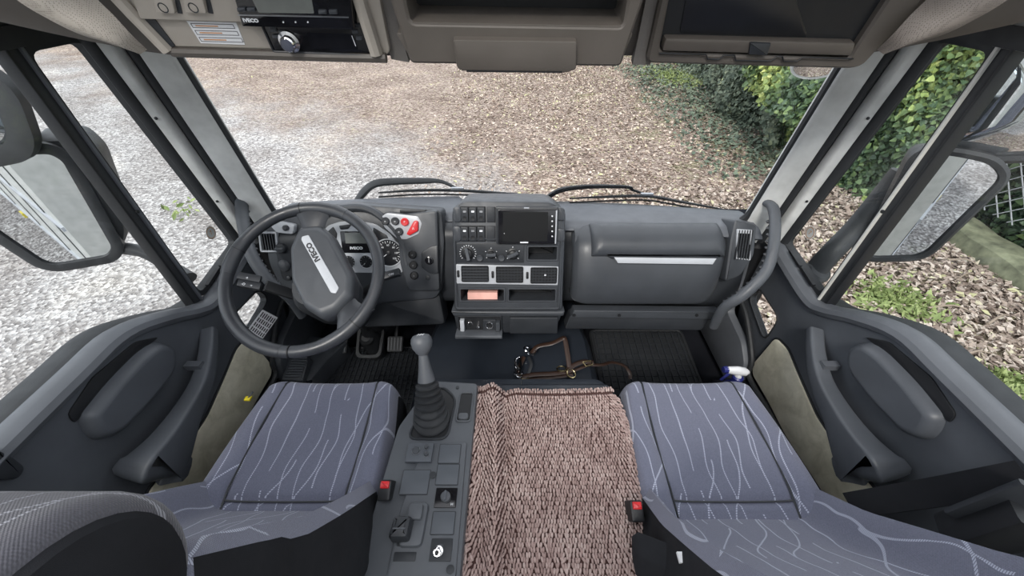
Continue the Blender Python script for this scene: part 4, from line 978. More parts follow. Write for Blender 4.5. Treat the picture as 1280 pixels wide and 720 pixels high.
# centre pod
CPn = Plane((0, .70, -.136), (0, -1, -.22), (0, -.22, 1))
cp = thing('overhead_storage_pod', 'taupe storage pod with open pocket at top centre of windshield', 'storage box', CPn.pt(0, .05))
outer = rnd(CPn.px([(478, -30), (815, -30), (805, 0), (777, 85), (573, 82), (512, 79)]), .006, 3)
outer = rnd(CPn.px([(478, -30), (815, -30), (776, 84), (513, 80)]), .008, 3)
hole = rnd(CPn.px([(500, -30), (790, -30), (779, 34), (513, 29)]), .008, 3)
obj('pod_body', ring_slab_bm(outer, hole, CPn, -.10, .0, .004), M['beige_d'], cp)
obj('pocket_back', slab_bm(offset(ccw(hole), .002), CPn, -.10, -.07, 0), M['black'], cp)
obj('pocket_floor', slab_bm(CPn.px([(512, 28), (778, 33), (777, 37), (513, 33)]), CPn, -.09, -.002, .002), M['beige_d'], cp)
obj('raised_flap', slab_bm(rnd(CPn.px([(567, 45), (720, 47), (719, 82), (708, 86), (578, 84), (572, 80)]), .003, 2), CPn, -.01, .014, .002), M['beige_d'], cp)
obj('flap_notch', slab_bm(CPn.px([(584, 82.3), (702, 84), (702, 85.5), (584, 84.2)]), CPn, -.01, .016, 0), M['black'], cp)
obj('pod_base', slab_bm(offset(ccw(rnd(CPn.px([(490, 40), (796, 40), (776, 84), (513, 80)]), .008, 3)), -.003), CPn, -.095, -.004, .001), M['beige_d'], cp)
# dark felt verticals either side of the pod
for pts in ([(458, -30), (482, -30), (512, 76), (490, 72)], [(812, -30), (836, -30), (812, 79), (790, 79)]):
    obj('felt_gap', slab_bm(OH.px(pts), OH, -.01, .006, 0), M['liner'], ov)
# right locker: frame, dark inside, folded flap with tabs
TR = OH.off(.010)
ro = rnd(TR.px([(836, -60), (1160, -60), (1148, 0), (1076, 79), (1062, 83), (806, 76)]), .012, 3)
ri = rnd(TR.px([(846, -60), (1128, -60), (1110, -10), (1064, 60), (1058, 70), (822, 62)]), .012, 3)
lk = thing('overhead_locker', 'open dark locker with folded flap in the right overhead shelf', 'locker', TR.pt(*TR.hit(940, 40)))
obj('locker_frame', ring_slab_bm(ro, ri, TR, -.02, .010, .004), M['beige_d'], lk)
obj('locker_inside', slab_bm(offset(ccw(ri), .003), TR, -.02, -.004, 0), M['black'], lk)
obj('inner_shelf', slab_bm(rnd(TR.px([(860, -10), (995, -4), (1010, 46), (850, 42)]), .006, 2), TR, -.006, -.002, .001), M['gauge'], lk)
fl = rnd(TR.px([(830, 44), (1066, 50), (1060, 66), (826, 60)]), .004, 2)
obj('flap', slab_bm(fl, TR, -.004, .012, .003), M['beige_d'], lk)
obj('flap_latch', slab_bm(rnd(TR.px([(934, 48), (960, 49), (955, 64), (932, 63)]), .002, 2), TR, .010, .016, .002), M['dash_dark'], lk)
obj('flap_gap', tube_bm([TR.pt(*TR.hit(u, v), .013) for u, v in ((822, 62), (880, 63.5), (882, 69), (896, 69.5), (902, 64.5), (915, 64.5), (917, 71), (960, 71.5), (968, 66), (974, 66), (976, 72), (992, 72), (1000, 67), (1062, 69))], .0014, 6), M['black'], lk)
# ribbed end caps sweeping back over the doors
for s in (-1, 1):
    def cap(a, b, s=s):
        # a along from the inner end outwards and back; b across from lower to upper edge
        lo_ = spline([P(u if s < 0 else 1280-u, v, t=t_) for u, v, t_ in ((182, 63, .650), (140, 54, .62), (100, 43, .60), (57, 22, .58), (18, -2, .56), (-60, -60, .55))], 6)
        up_ = spline([P(u if s < 0 else 1280-u, v, t=t_) for u, v, t_ in ((184, 62, .65), (165, 44, .62), (143, 20, .60), (120, -3, .59), (90, -40, .58), (40, -110, .58))], 6)
        n = len(lo_)-1; k = a*n; i = min(int(k), n-1); p = lo_[i].lerp(lo_[i+1], k-i); q = up_[i].lerp(up_[i+1], k-i)
        m_ = p.lerp(q, b); return m_ + V((0, -1, -.2)).normalized()*.018*math.sin(b*PI)
    bm = grid_bm(cap, 30, 8); bmesh.ops.recalc_face_normals(bm, faces=bm.faces)
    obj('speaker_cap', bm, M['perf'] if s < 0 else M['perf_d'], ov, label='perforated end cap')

# ---------------------------------------------------------------- engine tunnel, floor mats, pedals
tn = thing('engine_cover', 'dark vinyl engine cover between the seats in front of the pink rug', 'engine cover', (0, .8, FZ))
def tun(secs):
    return rings_bm([[V((x, y, z)) for x, z in [(x0-.05, FZ+.0), (x0-.02, zt-.05), (x0, zt-.012), (x0+.014, zt), (x1-.014, zt), (x1, zt-.012), (x1+.02, zt-.05), (x1+.05, FZ)]] for y, zt, x0, x1 in secs])
obj('front_step', tun([(.70, -1.135, -.33, .30), (.86, -1.15, -.335, .30), (1.02, -1.16, -.33, .30), (1.10, -1.17, -.32, .29), (1.30, -1.19, -.30, .28)]), M['vinyl'], tn)
obj('rear_hump', tun([(-.3, -.985, -.10, .305), (.5, -.985, -.10, .305), (.64, -.985, -.10, .305), (.69, -.993, -.10, .305), (.712, -1.02, -.10, .305), (.722, -1.10, -.10, .305)]), M['vinyl'], tn)
obj('front_ledge', slab_bm(rnd([(-.30, .56), (.305, .56), (.32, .70), (.28, .745), (-.30, .745)], .02, 3), horiz(-1.13), 0, .112, .03), M['vinyl'], tn)
obj('vinyl_seam', tube_bm([V((.03, .745, -1.04)), V((.03, .72, -1.018)), V((.03, .66, -1.016))], .003, 6), M['dash_dark'], tn)
# rubber mats with raised ribs
def mat_(x0, x1, y0, y1, z0, z1, lab, n1, n2):
    t = thing('floor_mat', lab, 'floor mat', ((x0+x1)/2, (y0+y1)/2, z0), 'ribbed rubber floor mats')
    pl = Plane((x0, y0, z0), V((0, -(z1-z0), (y1-y0))), V((0, y1-y0, z1-z0))); W = x1-x0; H = math.hypot(y1-y0, z1-z0)
    obj('mat_sheet', slab_bm(rnd([(0, 0), (W, 0), (W, H), (0, H)], .03, 3), pl, 0, .006, .002), M['rubber'], t)
    bm = bmesh.new()
    for i in range(1, n1): bar_bm(pl.pt(W*i/n1, .015, .008), pl.pt(W*i/n1, H-.015, .008), pl.r, .0055, .008, bm=bm)
    for i in range(1, n2): bar_bm(pl.pt(.015, H*i/n2, .007), pl.pt(W-.015, H*i/n2, .007), pl.w, .003, .006, bm=bm)
    obj('rib_grid', bm, M['dash_dark'], t, kind='stuff')
    rim = rnd([(.004, .004), (W-.004, .004), (W-.004, H-.004), (.004, H-.004)], .03, 3)
    obj('mat_border', ring_slab_bm(rim, offset(ccw(rim), -.012), pl, .004, .014, .003), M['rubber'], t)
mat_(.36, .80, .62, 1.24, FZ+.01, FZ+.06, 'black ribbed rubber mat in front of the passenger seat', 15, 22)
mat_(-.80, -.385, .62, 1.16, FZ+.01, FZ+.03, 'black ribbed rubber mat by the pedals in front of driver seat', 20, 24)
def pedal(u, v, w_, h_, lab, z=-1.30):
    p = P(u, v, z=z); t = thing('pedal', lab, 'pedal', p, 'foot pedals')
    pl = Plane(p, V((0, -.6, .8)), (0, .8, .6))
    obj('pedal_pad', slab_bm(rnd([(-w_, -h_), (w_, -h_), (w_, h_), (-w_, h_)], .008, 3), pl, -.01, .006, .003), M['rubber'], t)
    bm = bmesh.new()
    for k in range(5): bar_bm(pl.pt(-w_*.8+w_*.4*k, -h_*.8, .007), pl.pt(-w_*.8+w_*.4*k, h_*.8, .007), pl.r, .004, .004, bm=bm)
    obj('grip_ribs', bm, M['cons'], t)
    obj('pedal_arm', tube_bm([p+V((0, .0, -.01)), p+V((0, .1, .06)), p+V((0, .14, .22))], .009, 8), M['black'], t)
pedal(494, 430, .034, .034, 'right-hand ribbed pedal nearest the gear lever'); pedal(424, 432, .036, .034, 'left-hand ribbed pedal below the steering wheel rim')
p = P(463, 428, z=-1.28); fb = thing('treadle', 'black moulded treadle between the two foot pedals', 'pedal', p)
pl = Plane(p, V((0, -.5, .85)), (0, .85, .5)); obj('treadle_frame', ring_slab_bm(rnd([(-.055, -.07), (.055, -.07), (.06, .07), (-.06, .07)], .03, 4), rnd([(-.042, -.055), (.042, -.055), (.046, .055), (-.046, .055)], .024, 4), pl, -.01, .01), M['rubber'], fb)
obj('treadle_boot', lathe_bm([(.045, -.01), (.042, .01), (.033, .02), (.028, .04), (.03, .05), (.018, .06)], pl, 0, .01, 16), M['black'], fb)
c = P(397, 420, z=-1.37)
# left footwell kick trim with a ribbed foot rest, and the warning sticker
kt = thing('footwell_trim', 'grey moulded footwell trim with ribbed rest left of the driver mat', 'trim panel', (-.84, .95, -1.3))
obj('kick_panel', slab_bm(rnd([(-.93, .80), (-.80, .80), (-.80, .92), (-.77, 1.02), (-.72, 1.12), (-.93, 1.16)], .015, 3), horiz(-1.30), -.1, .02, .012), M['dash'], kt)
rp_ = P(372, 458, z=-1.24); bm = bmesh.new()
obj('foot_rest', slab_bm(rnd([(-.045, -.06), (.04, -.06), (.03, .05), (-.05, .05)], .01, 3), Plane(rp_, (.1, -.2, 1), (0, 1, .2)), -.08, .0, .01), M['dash'], kt)
for k in range(8): bar_bm(rp_+V((-.03, -.045+k*.011, .002+.002*k-.006)), rp_+V((.03, -.045+k*.011, .002+.002*k-.006)), (0, 1, 0), .004, .006, bm=bm)
obj('rest_ribs', bm, M['dash_light'], kt)
skp = Plane((-.862, 1.04, -1.05), (1, -.25, .35), (0, .35, 1)); 
sk = rnd([skp.hit(u, v) for u, v in ((328, 387), (347, 397), (327, 425), (309, 413))], .003, 2)
stk_ = obj('warning_sticker', slab_bm(sk, skp, 0, .0015, 0), M['white'], None); tag(stk_, 'white printed sticker on dark trim below the steering wheel rim', 'sticker')
a_, b_, c_, d_ = [skp.hit(u, v) for u, v in ((328, 387), (347, 397), (327, 425), (309, 413))]
bm = bmesh.new()
for i in range(7):
    f = (i+.9)/7.6
    for g0, g1 in ((.08, .3), (.34, .52), (.56, .72), (.76, .92)):
        q = lambda g: skp.pt(*( (a_[j]*(1-f)+b_[j]*f)*(1-g) + (d_[j]*(1-f)+c_[j]*f)*g for j in (0, 1)), .0018)
        p0, p1 = q(g0+.02*(i % 2)), q(g1); bar_bm(p0, p1, skp.n.cross(p1-p0), .0042, .0004, bm=bm)
obj('printed_lines', bm, M['printd'], stk_)

# ---------------------------------------------------------------- gear console with its lever
CT = horiz(-.93)
gc = thing('gear_console', 'grey switch console left of the pink rug, with blank plates', 'console', (-.21, .4, FZ))
def cpx(pts, pl=CT): return [(P(u, v, z=pl.o.z).x, P(u, v, z=pl.o.z).y) for u, v in pts]
body = rnd([(-.315, -.15), (-.105, -.15), (-.100, .40), (-.098, .655), (-.235, .665), (-.262, .60), (-.298, .52), (-.312, .25)], .012, 3)
obj('console_body', slab_bm(body, CT, -.28, .0, .008), M['cons'], gc)
raised = rnd(cpx([(529, 556), (584, 553), (570, 725), (482, 725), (500, 640)]), .008, 3)
obj('console_deck', slab_bm(raised, CT, -.01, .006, .005), M['cons'], gc)
D = CT.off(.006)
def crect(u0, v0, u1, v1, sh=0):        # console rectangle from picture corners, squared up
    p = P((u0+u1)/2, v1, z=D.o.z); q = P((u0+u1)/2, v0, z=D.o.z); um = (v0+v1)/2; a = P(u0, um, z=D.o.z).x; b = P(u1, um, z=D.o.z).x
    return rnd([(a, p.y), (b, p.y), (b, q.y), (a, q.y)], .002, 2)
for r_ in ((549, 556, 575, 579), (546, 581, 573, 606), (502, 588, 536, 618), (540, 640, 568, 668)):
    rr = ccw(crect(*r_)); bp_ = obj('blank_plate', slab_bm(rr, D, -.002, .002, .001), M['tile'], gc)
    obj('plate_groove', ring_slab_bm(offset(rr, .0016), rr, D, -.001, .0006, 0), M['dash_dark'], bp_)
for r_ in ((497, 670, 523, 683), (492, 690, 520, 702)): obj('slot_plate', slab_bm(crect(*r_), D, -.002, .0008, .0004), M['dash_dark'], gc)
bb = obj('button_plate', slab_bm(crect(509, 555, 541, 579), D, 0, .008, .002), M['tile'], gc)
for (u, v, r) in ((520, 563.5, .009), (533, 559, .0055), (533, 568, .0055)):
    p = P(u, v, z=D.o.z+.008); obj('round_button', lathe_bm([(r, .007), (r, .012), (r*.8, .0135), (r*.5, .0125)], D, p.x, p.y, 18), M['dash'], bb)
    obj('button_ring', ring_slab_bm([(p.x+r*1.12*math.cos(k*PI/9), p.y+r*1.12*math.sin(k*PI/9)) for k in range(18)], [(p.x+r*math.cos(k*PI/9), p.y+r*math.sin(k*PI/9)) for k in range(18)], D, .007, .009, 0), M['steel'], bb)
p = P(541, 594, z=D.o.z); obj('round_plug', lathe_bm([(.008, 0), (.008, .002), (.006, .0025)], D, p.x, p.y, 16), M['dash_dark'], gc)
p = P(480+83, 712, z=D.o.z); obj('round_plug', lathe_bm([(.008, 0), (.008, .002), (.006, .0025)], D, p.x, p.y, 16), M['dash_dark'], gc)
kp = obj('knob_plate', slab_bm(crect(544, 610, 571, 635), D, 0, .003, .001), M['gloss'], gc)
p = P(557, 621, z=D.o.z+.01); obj('rotary_knob', lathe_bm([(.011, .002), (.011, .014), (.009, .016)], D, p.x, p.y, 20), M['cons'], kp)
obj('knob_bar', box_bm((p.x, p.y, D.o.z+.018), .004, .02, .006), M['tile'], kp)
text('H', D, P(565, 631, z=D.o.z).x, P(565, 631, z=D.o.z).y, .008, M['print'], kp, d=.0032)
# metal connector in a square plate
mp_ = obj('connector_plate', slab_bm(crect(538, 673, 565, 702), D, 0, .002, .001), M['dash_dark'], gc)
p = P(552, 684, z=D.o.z); q = P(546, 691, z=D.o.z+.045)
obj('metal_connector', tube_bm([p, p.lerp(q, .4), p.lerp(q, .41), p.lerp(q, .7), p.lerp(q, .71), q], [.008, .008, .0095, .0095, .007, .0065], 14), M['chrome'], mp_)
obj('connector_bore', tube_bm([q, q+(q-p).normalized()*.0008], .0045, 12), M['black'], mp_)
# oblong tray slot at the front right of the console
r_ = rnd([(-.146, .535), (-.112, .535), (-.110, .618), (-.142, .618)], .006, 3)
obj('slot_frame', ring_slab_bm(offset(ccw(r_), .004), ccw(r_), CT, -.002, .004, .001), M['cons'], gc)
obj('slot_well', slab_bm(r_, CT, -.002, .0012, 0), M['black'], gc)
obj('slot_button', slab_bm(rnd([(-.143, .537), (-.116, .537), (-.116, .556), (-.143, .556)], .008, 3), CT, 0, .007, .003), M['cons'], gc)
for (x, y) in ((-.155, .638), (-.30, .13)): obj('screw', lathe_bm([(.005, 0), (.005, .002), (.002, .0022)], CT, x, y, 10), M['dash_dark'], gc)
# handbrake valve
pb = P(506, 655, z=D.o.z+.03); hb = thing('handbrake_valve', 'small grey handbrake lever standing on the gear console', 'handbrake', V((pb.x, pb.y, D.o.z)))
obj('valve_base', slab_bm(rnd([(pb.x-.012, pb.y-.035), (pb.x+.037, pb.y-.035), (pb.x+.04, pb.y+.05), (pb.x-.005, pb.y+.05)], .012, 3), D, 0, .012, .006), M['cons'], hb)
obj('valve_gate', slab_bm(rnd([(pb.x+.0, pb.y+.012), (pb.x+.03, pb.y+.012), (pb.x+.03, pb.y+.042), (pb.x+.0, pb.y+.042)], .004, 2), D, .011, .022, .003), M['cons'], hb)
obj('lever_grip', slab_bm(rnd([(pb.x-.028, pb.y-.028), (pb.x+.012, pb.y-.028), (pb.x+.014, pb.y+.014), (pb.x-.024, pb.y+.014)], .008, 3), D.off(.02), -.01, .022, .01), M['dash_dark'], hb)
obj('grip_ridge', bar_bm((pb.x-.02, pb.y-.012, D.o.z+.042), (pb.x+.006, pb.y-.012, D.o.z+.042), (0, 1, 0), .003, .003), M['cons'], hb)
# gear lever: well, bellows, shaft, knob
bx, by = -.212, .545
wl2 = rnd([(-.262, .487), (-.168, .487), (-.158, .60), (-.20, .64), (-.235, .60)], .02, 4)
obj('lever_well', ring_slab_bm(offset(ccw(wl2), .006), ccw(wl2), CT, -.002, .005, .002), M['dash_dark'], gc)
obj('well_floor', slab_bm(wl2, CT, -.002, .001, 0), M['black'], gc)
gl = thing('gear_lever', 'grey gear lever with rubber bellows and shift pattern on the knob', 'gear lever', (bx, by, -.93))
kc = P(527, 428, t=.985); base = V((bx, by-.01, -.93)); rings = []
axis = kc - base
prof = []
nb = 7
for i in range(nb):
    f = i/nb*.50; r = .046 - .020*i/nb
    prof += [(f, r*.74), (f+.014, r*1.04), (f+.040, r*1.04), (f+.058, r*.74)]
prof += [(.52, .023), (.56, .021), (.66, .017), (.80, .013), (.88, .0115)]
for f, r in prof:
    c = base + axis*f; tl = V((0, 0, 1)).lerp(axis.normalized(), min(1, f*3)).normalized(); u_ = V((1, 0, 0)); u_ = (u_-tl*u_.dot(tl)).normalized(); v_ = tl.cross(u_)
    rings.append([c + u_*r*math.cos(k*PI/12) + v_*r*math.sin(k*PI/12) for k in range(24)])
k_ = len(prof)-5
obj('bellows', rings_bm(rings[:k_+1]), M['rubber'], gl, sharp=60)
obj('shaft', rings_bm(rings[k_:]), M['cons'], gl)
an = axis.normalized(); KP = Plane(kc, an, (0, 1, 0))
obj('knob', lathe_bm([(.011, -.034), (.017, -.026), (.025, -.013), (.0275, 0), (.026, .010), (.0215, .017), (.013, .0198), (.004, .0205)], KP, 0, 0, 24), M['cons'], gl)
KT = KP.off(.0208); bm = bmesh.new()
for x in (-.007, 0, .007): bar_bm(KT.pt(x, -.007), KT.pt(x, .007), KT.r, .0012, .0008, bm=bm)
bar_bm(KT.pt(-.007, 0), KT.pt(.007, 0), KT.w, .0012, .0008, bm=bm); obj('shift_pattern', bm, M['print'], gl)

# ---------------------------------------------------------------- the chenille rug over the middle seat
def rugz(x, y):
    e = max(0, -.085 - x, x-.285); fr = max(0, y-.633)
    z = -.955 - 2.2*e*e*8 - fr*fr*14 + .006*math.sin(x*13+y*5) + .004*math.sin(y*17)
    z += .024*math.exp(-((x+.055-.02*math.sin(y*5))/.018)**2) - .016*math.exp(-((x+.018)/.016)**2)
    z += .012*math.exp(-((x-.24-.1*(.35-y))/.03)**2)*max(0, min(1, (.42-y)*5))
    return z
rx0 = lambda y: -.108 + .012*math.sin(y*9) - .02*max(0, .5-y)
rx1 = lambda y: .285 + .035*max(0, min(1, (.70-y)/.25)) - .004*math.sin(y*21)
rg = thing('chenille_rug', 'pinkish brown chenille rug draped over the middle seat', 'rug', (.1, .3, -.98))
RY0, RY1 = -.12, .650
def rgf(a, b):
    y = RY0+(RY1-RY0)*b; x = rx0(y) + (rx1(y)-rx0(y))*a; return V((x, y, rugz(x, y)))
bm = grid_bm(rgf, 30, 40); bmesh.ops.solidify(bm, geom=bm.faces[:], thickness=.006); obj('rug_backing', bm, M['rugb'], rg)
vs, fs = [], []
def noodle(p, d, n, L_, r):
    d = d.normalized(); s_ = d.cross(n).normalized(); u_ = s_.cross(d).normalized(); b = len(vs)
    for (f, rr, h) in ((0, .55, 0), (.15, 1, .35), (.55, 1.05, .55), (.88, .85, .2), (1, .3, 0)):
        c = p + d*(f*L_) + u_*(h*r*1.2)
        for k in range(6): q = c + (s_*math.cos(k*PI/3) + u_*math.sin(k*PI/3))*r*rr; vs.append((q.x, q.y, q.z))
    for i in range(4):
        for k in range(6): fs.append((b+i*6+k, b+i*6+(k+1) % 6, b+i*6+6+(k+1) % 6, b+i*6+6+k))
    fs.append(tuple(b+24+k for k in range(6)))
y = RY1
row = 0
while y > -.02:
    W_ = rx1(y)-rx0(y); nx = int(W_/.0066)
    for i in range(nx+1):
        x = rx0(y) + W_*(i+(.5 if row % 2 else 0))/nx + random.gauss(0, .0005); z = rugz(x, y)
        gx = (rugz(x+.004, y)-rugz(x-.004, y))/.008; gy = (rugz(x, y+.004)-rugz(x, y-.004))/.008; nn = V((-gx, -gy, 1)).normalized()
        el = max(0, 1-(x-rx0(y))/.04); er_ = max(0, 1-(rx1(y)-x)/.05); lowf = max(0, min(1, (.34-y)*3))
        wild = max(el*.8, er_*.7*min(1, lowf+.35), .08 + .35*lowf*abs(math.sin(x*19+y*11)))
        d = V((-el*1.0 + er_*.9 + random.gauss(0, .06+.8*wild), -1 + random.gauss(0, .1+.45*wild), .42 + random.random()*.35*wild))
        if y > RY1-.014: d = V((random.gauss(0, .2), .9, -.2))
        d = (d - nn*d.dot(nn)*.7)
        noodle(V((x, y+random.gauss(0, .0006), z+.002)), d, nn, random.uniform(.0088, .0108)*(1+1.5*wild), random.uniform(.0025, .0030)*(1+.25*wild))
    y -= .0092; row += 1
me = bpy.data.meshes.new('pile'); me.from_pydata(vs, [], fs)
for p_ in me.polygons: p_.use_smooth = True
obj('chenille_pile', None, M['rug'], rg, mesh=me, kind='stuff')

# ---------------------------------------------------------------- leather halter lying on the engine cover
hz_ = -1.145
hl = thing('leather_halter', 'brown leather horse halter with brass rings lying on the engine cover', 'halter', P(690, 460, z=hz_))
def strap(pix, r=.009, dz=.0, nm='strap', mt='leather', flat=.35):
    pts = [P(u, v, z=hz_+dz+h) for u, v, h in pix]; return obj(nm, tube_bm(spline(pts, 6), r, 8, up=(0, 0, 1), flat=flat), M[mt], hl)
strap([(664, 443, .02), (672, 433, .035), (690, 429, .05), (703, 423, .06), (706, 424, .06), (709, 440, .04), (712, 460, .015)])
strap([(653, 471, .012), (668, 468, .014), (690, 467, .014), (706, 465, .012), (716, 462, .012)])
strap([(655, 475, .006), (675, 473, .006), (700, 470, .006), (716, 468, .006)])
strap([(708, 464, .014), (718, 456, .018), (730, 452, .02), (742, 453, .02)])
strap([(716, 464, .008), (728, 459, .01), (742, 455, .012)], .006)
strap([(655, 446, .02), (650, 458, .015), (648, 470, .01), (654, 473, .01)], .007)
strap([(661, 446, .015), (664, 455, .02), (660, 468, .012)], .006, mt='rubber')
def ring(u, v, r, h=.015, mt='chrome', tilt=(0, .4, 1)):
    p = P(u, v, z=hz_+h); pl = Plane(p, tilt, (0, 1, 0)); obj('metal_ring', tube_bm([pl.pt(r*math.cos(k*PI/8), r*math.sin(k*PI/8)) for k in range(16)], .0028, 6, closed=True), M[mt], hl)
ring(664, 440, .017, .03, 'chrome'); ring(659, 437, .014, .035, 'chrome', (.6, .3, 1)); ring(702, 461, .017, .02, 'brass'); ring(714, 467, .016, .012, 'brass', (.3, -.2, 1)); ring(648, 467, .016, .018, 'chrome', (.5, 0, 1)); ring(656, 472, .012, .014, 'brass')
bk = obj('buckle', tube_bm([P(u, v, z=hz_+.03) for u, v in ((644, 449), (650, 446), (651, 458), (650, 467), (645, 468), (644, 458))], .0045, 7, closed=True), M['chrome'], hl)
obj('buckle_pin', tube_bm([P(643, 452, z=hz_+.04), P(650, 462, z=hz_+.03)], .003, 6), M['chrome'], bk)
bk = obj('buckle', tube_bm([P(u, v, z=hz_+.03) for u, v in ((728, 453), (738, 451), (741, 456), (733, 458))], .003, 7, closed=True), M['brass'], hl)
ld = thing('lead_strap', 'thin dark lead strap looping from the halter over the passenger mat', 'strap', P(760, 460, z=-1.2))
pts = [P(735, 456, z=-1.12), P(752, 456, z=-1.14), P(765, 453, z=-1.17), P(780, 457, z=-1.20), P(787, 466, z=-1.22), P(788, 474, z=-1.23)]
obj('strap_body', tube_bm(spline(pts, 6), .007, 8, up=(0, 0, 1), flat=.35), M['leather'], ld)
pts = [P(719, 477, z=-1.08), P(728, 477, z=-1.085), P(742, 484, z=-1.13), P(752, 490, z=-1.15), P(757, 495, z=-1.18)]
obj('strap_end', tube_bm(spline(pts, 6), .005, 8, up=(0, 0, 1), flat=.4), M['leather'], ld)
obj('snap_clip', tube_bm([P(749, 488, z=-1.13), P(754, 491, z=-1.14)], [.008, .006], 8), M['chrome'], ld); obj('snap_clip', tube_bm([P(719, 477, z=-1.075), P(724, 477, z=-1.08)], [.005, .004], 8), M['chrome'], ld)

# ---------------------------------------------------------------- seats
def make_seat(name, lab, s, cx, yA, zA, lean, hgt, fdp, zc=-.955):
    """s=-1 driver, 1 passenger; backrest base at (yA,zA) leaning back by lean (radians)"""
    t = thing(name, lab, 'seat', (cx, .4, FZ))
    sx0 = cx
    def w_(b): return .222 - .036*max(0, (b-.35)/.65)**1.6
    y0, y1 = .20, .70
    def csurf(a, b, bulge=0):
        # a -1..1 across, b 0..1 back to front
        r = math.copysign(abs(a), a); hw = w_(b)
        # rounded front corners
        yy = y0+(y1-y0)*b - .022*max(0, abs(a)-.6)**2/.16*b
        z = zc - .030*max(0, (.35-b)/.35) + .022*math.exp(-((abs(a)-.80)/.16)**2)*(1-.55*b) - .006*math.cos(a*2)
        z -= .045*max(0, (abs(a)-.90)/.10)**2 + .05*max(0, (b-.93)/.07)**2
        # stitched seams: two running lengthwise, one across
        sa = .60 + .10*b
        g = math.exp(-((abs(a)-sa)/.014)**2); g2 = math.exp(-((b-.30)/.009)**2)*(1 if abs(a) < sa else 0)
        z -= .007*max(g, g2)
        return V((sx0 + a*hw, yy, z))
    us = sorted(set(list(np.linspace(-1, 1, 61)) + [k*q for k in (-1, 1) for q in (.91, .93, .95, .965, .98, .99)])); vs_ = list(np.linspace(0, .92, 47)) + [.935, .95, .965, .98, .99, 1.0]
    bm = bmesh.new(); G = [[bm.verts.new(csurf(a, b)) for b in vs_] for a in us]
    for i in range(len(us)-1):
        for j in range(len(vs_)-1): bm.faces.new((G[i][j], G[i+1][j], G[i+1][j+1], G[i][j+1]))
    obj('cushion_cover', bm, M['fab'], t, sharp=75)
    # dark sides under the cover
    ring0 = [csurf(a, 0) for a in (-1, 1)]
    edge = [csurf(-1, b) for b in vs_] + [csurf(a, 1) for a in us] + [csurf(1, b) for b in vs_[::-1]] + [csurf(a, 0) for a in us[::-1]]
    bm = bmesh.new(); cc = V((sx0, .45, 0))
    rings = [[V((p.x, p.y, p.z+dz)) + V(((p.x-cc.x)*k, (p.y-cc.y)*k, 0)) for p in edge] for dz, k in ((0, 0), (-.012, .012), (-.05, .015), (-.11, -.01), (-.13, -.05))]
    obj('cushion_side', rings_bm(rings, cap0=False), M['fab' if False else 'blackm'], t, sharp=75)
    obj('seat_base', slab_bm(rnd([(cx-.19, .22), (cx+.19, .22), (cx+.19, .62), (cx-.19, .62)], .02, 3), horiz(zc-.2), -.20, .08, .01), M['black'], t)
    obj('pedestal', slab_bm(rnd([(cx-.15, .24), (cx+.15, .24), (cx+.15, .56), (cx-.15, .56)], .02, 3), horiz(FZ), 0, .26, .01), M['black'], t)
    for q_ in (-1, 1): obj('seam', tube_bm([csurf(q_*(.60+.10*b), b) + V((0, 0, .0045)) for b in np.linspace(0, .985, 60)], .0026, 5), M['dash_dark'], t)
    obj('seam', tube_bm([csurf(a, .30) + V((0, 0, .0045)) for a in np.linspace(-.62, .62, 30)], .0024, 5), M['dash_dark'], t)
    # backrest
    up = V((0, -math.sin(lean), math.cos(lean))); fn = V((0, math.cos(lean), math.sin(lean)))
    O = V((cx, yA, zA))
    def bw(h): return .218 + .012*math.sin(min(h/hgt, 1)*PI) + (.0 if h < hgt*.8 else .006*((h-hgt*.8)/(hgt*.2))**2)+.008
    def fdepth(h):                           # forward swell: lumbar, hollow, head roll
        return float(np.interp(h/hgt, [q_[0] for q_ in fdp], [q_[1] for q_ in fdp]))
    def ringh(h, sc=1.0, lift=0):
        W = bw(h)*sc; th = .12; fd = fdepth(h); pts = []
        n = 28
        for k in range(n+1):                 # front side, left to right
            a = -1+2*k/n; bol = .062*math.exp(-((abs(a)-.86)/.15)**2)*(1-.4*max(0, h/hgt-.7)/.3)
            e = max(0, (abs(a)-.86)/.14)
            pts.append((a*W, fd + bol - (.045 if h < hgt*.6 else .022)*e*e, 'f'))
        for k in range(1, 5): f = k/5; pts.append((W*(1+.04*math.sin(f*PI)), fd - .05 - (th-.05+fd)*f, 's'))
        for k in range(9): a = 1-2*k/8; pts.append((a*W*.98, -th + .02*abs(a)**4, 'k'))
        for k in range(1, 5): f = 1-k/5; pts.append((-W*(1+.04*math.sin(f*PI)), fd - .05 - (th-.05+fd)*f, 's'))
        dc = (fd-.06)
        return [O + up*(h+lift) + V((x, 0, 0)) + fn*((dc + (d-dc)*(sc if sc < 1 else 1))) for x, d, q in pts]
    hs_ = list(np.linspace(-.06, hgt-.09, 26)); R_ = [ringh(h) for h in hs_]
    for sc, l in ((.985, .028), (.95, .050), (.89, .068), (.80, .080), (.66, .088), (.45, .092), (.2, .093)): R_.append(ringh(hgt-.09, sc, l))
    nF = 29
    def part_(i0, i1, nm, m_, closed=False, cap=False):
        bm = bmesh.new(); V_ = [[bm.verts.new(p) for p in r] for r in R_]; n = len(R_[0])
        for i in range(len(R_)-1):
            for j in range(n):
                k = (j+1) % n; front = j < nF-1
                topc = i >= len(hs_)-1
                isf = (front and 1 <= j <= nF-3) or (topc and (front or nF+4 <= j <= nF+11))
                if isf == (nm == 'backrest_cover'): bm.faces.new((V_[i][j], V_[i][k], V_[i+1][k], V_[i+1][j]))
        if nm == 'backrest_cover': bm.faces.new(V_[-1])
        bmesh.ops.delete(bm, geom=[v for v in bm.verts if not v.link_faces], context='VERTS')
        return obj(nm, bm, m_, t, sharp=75)
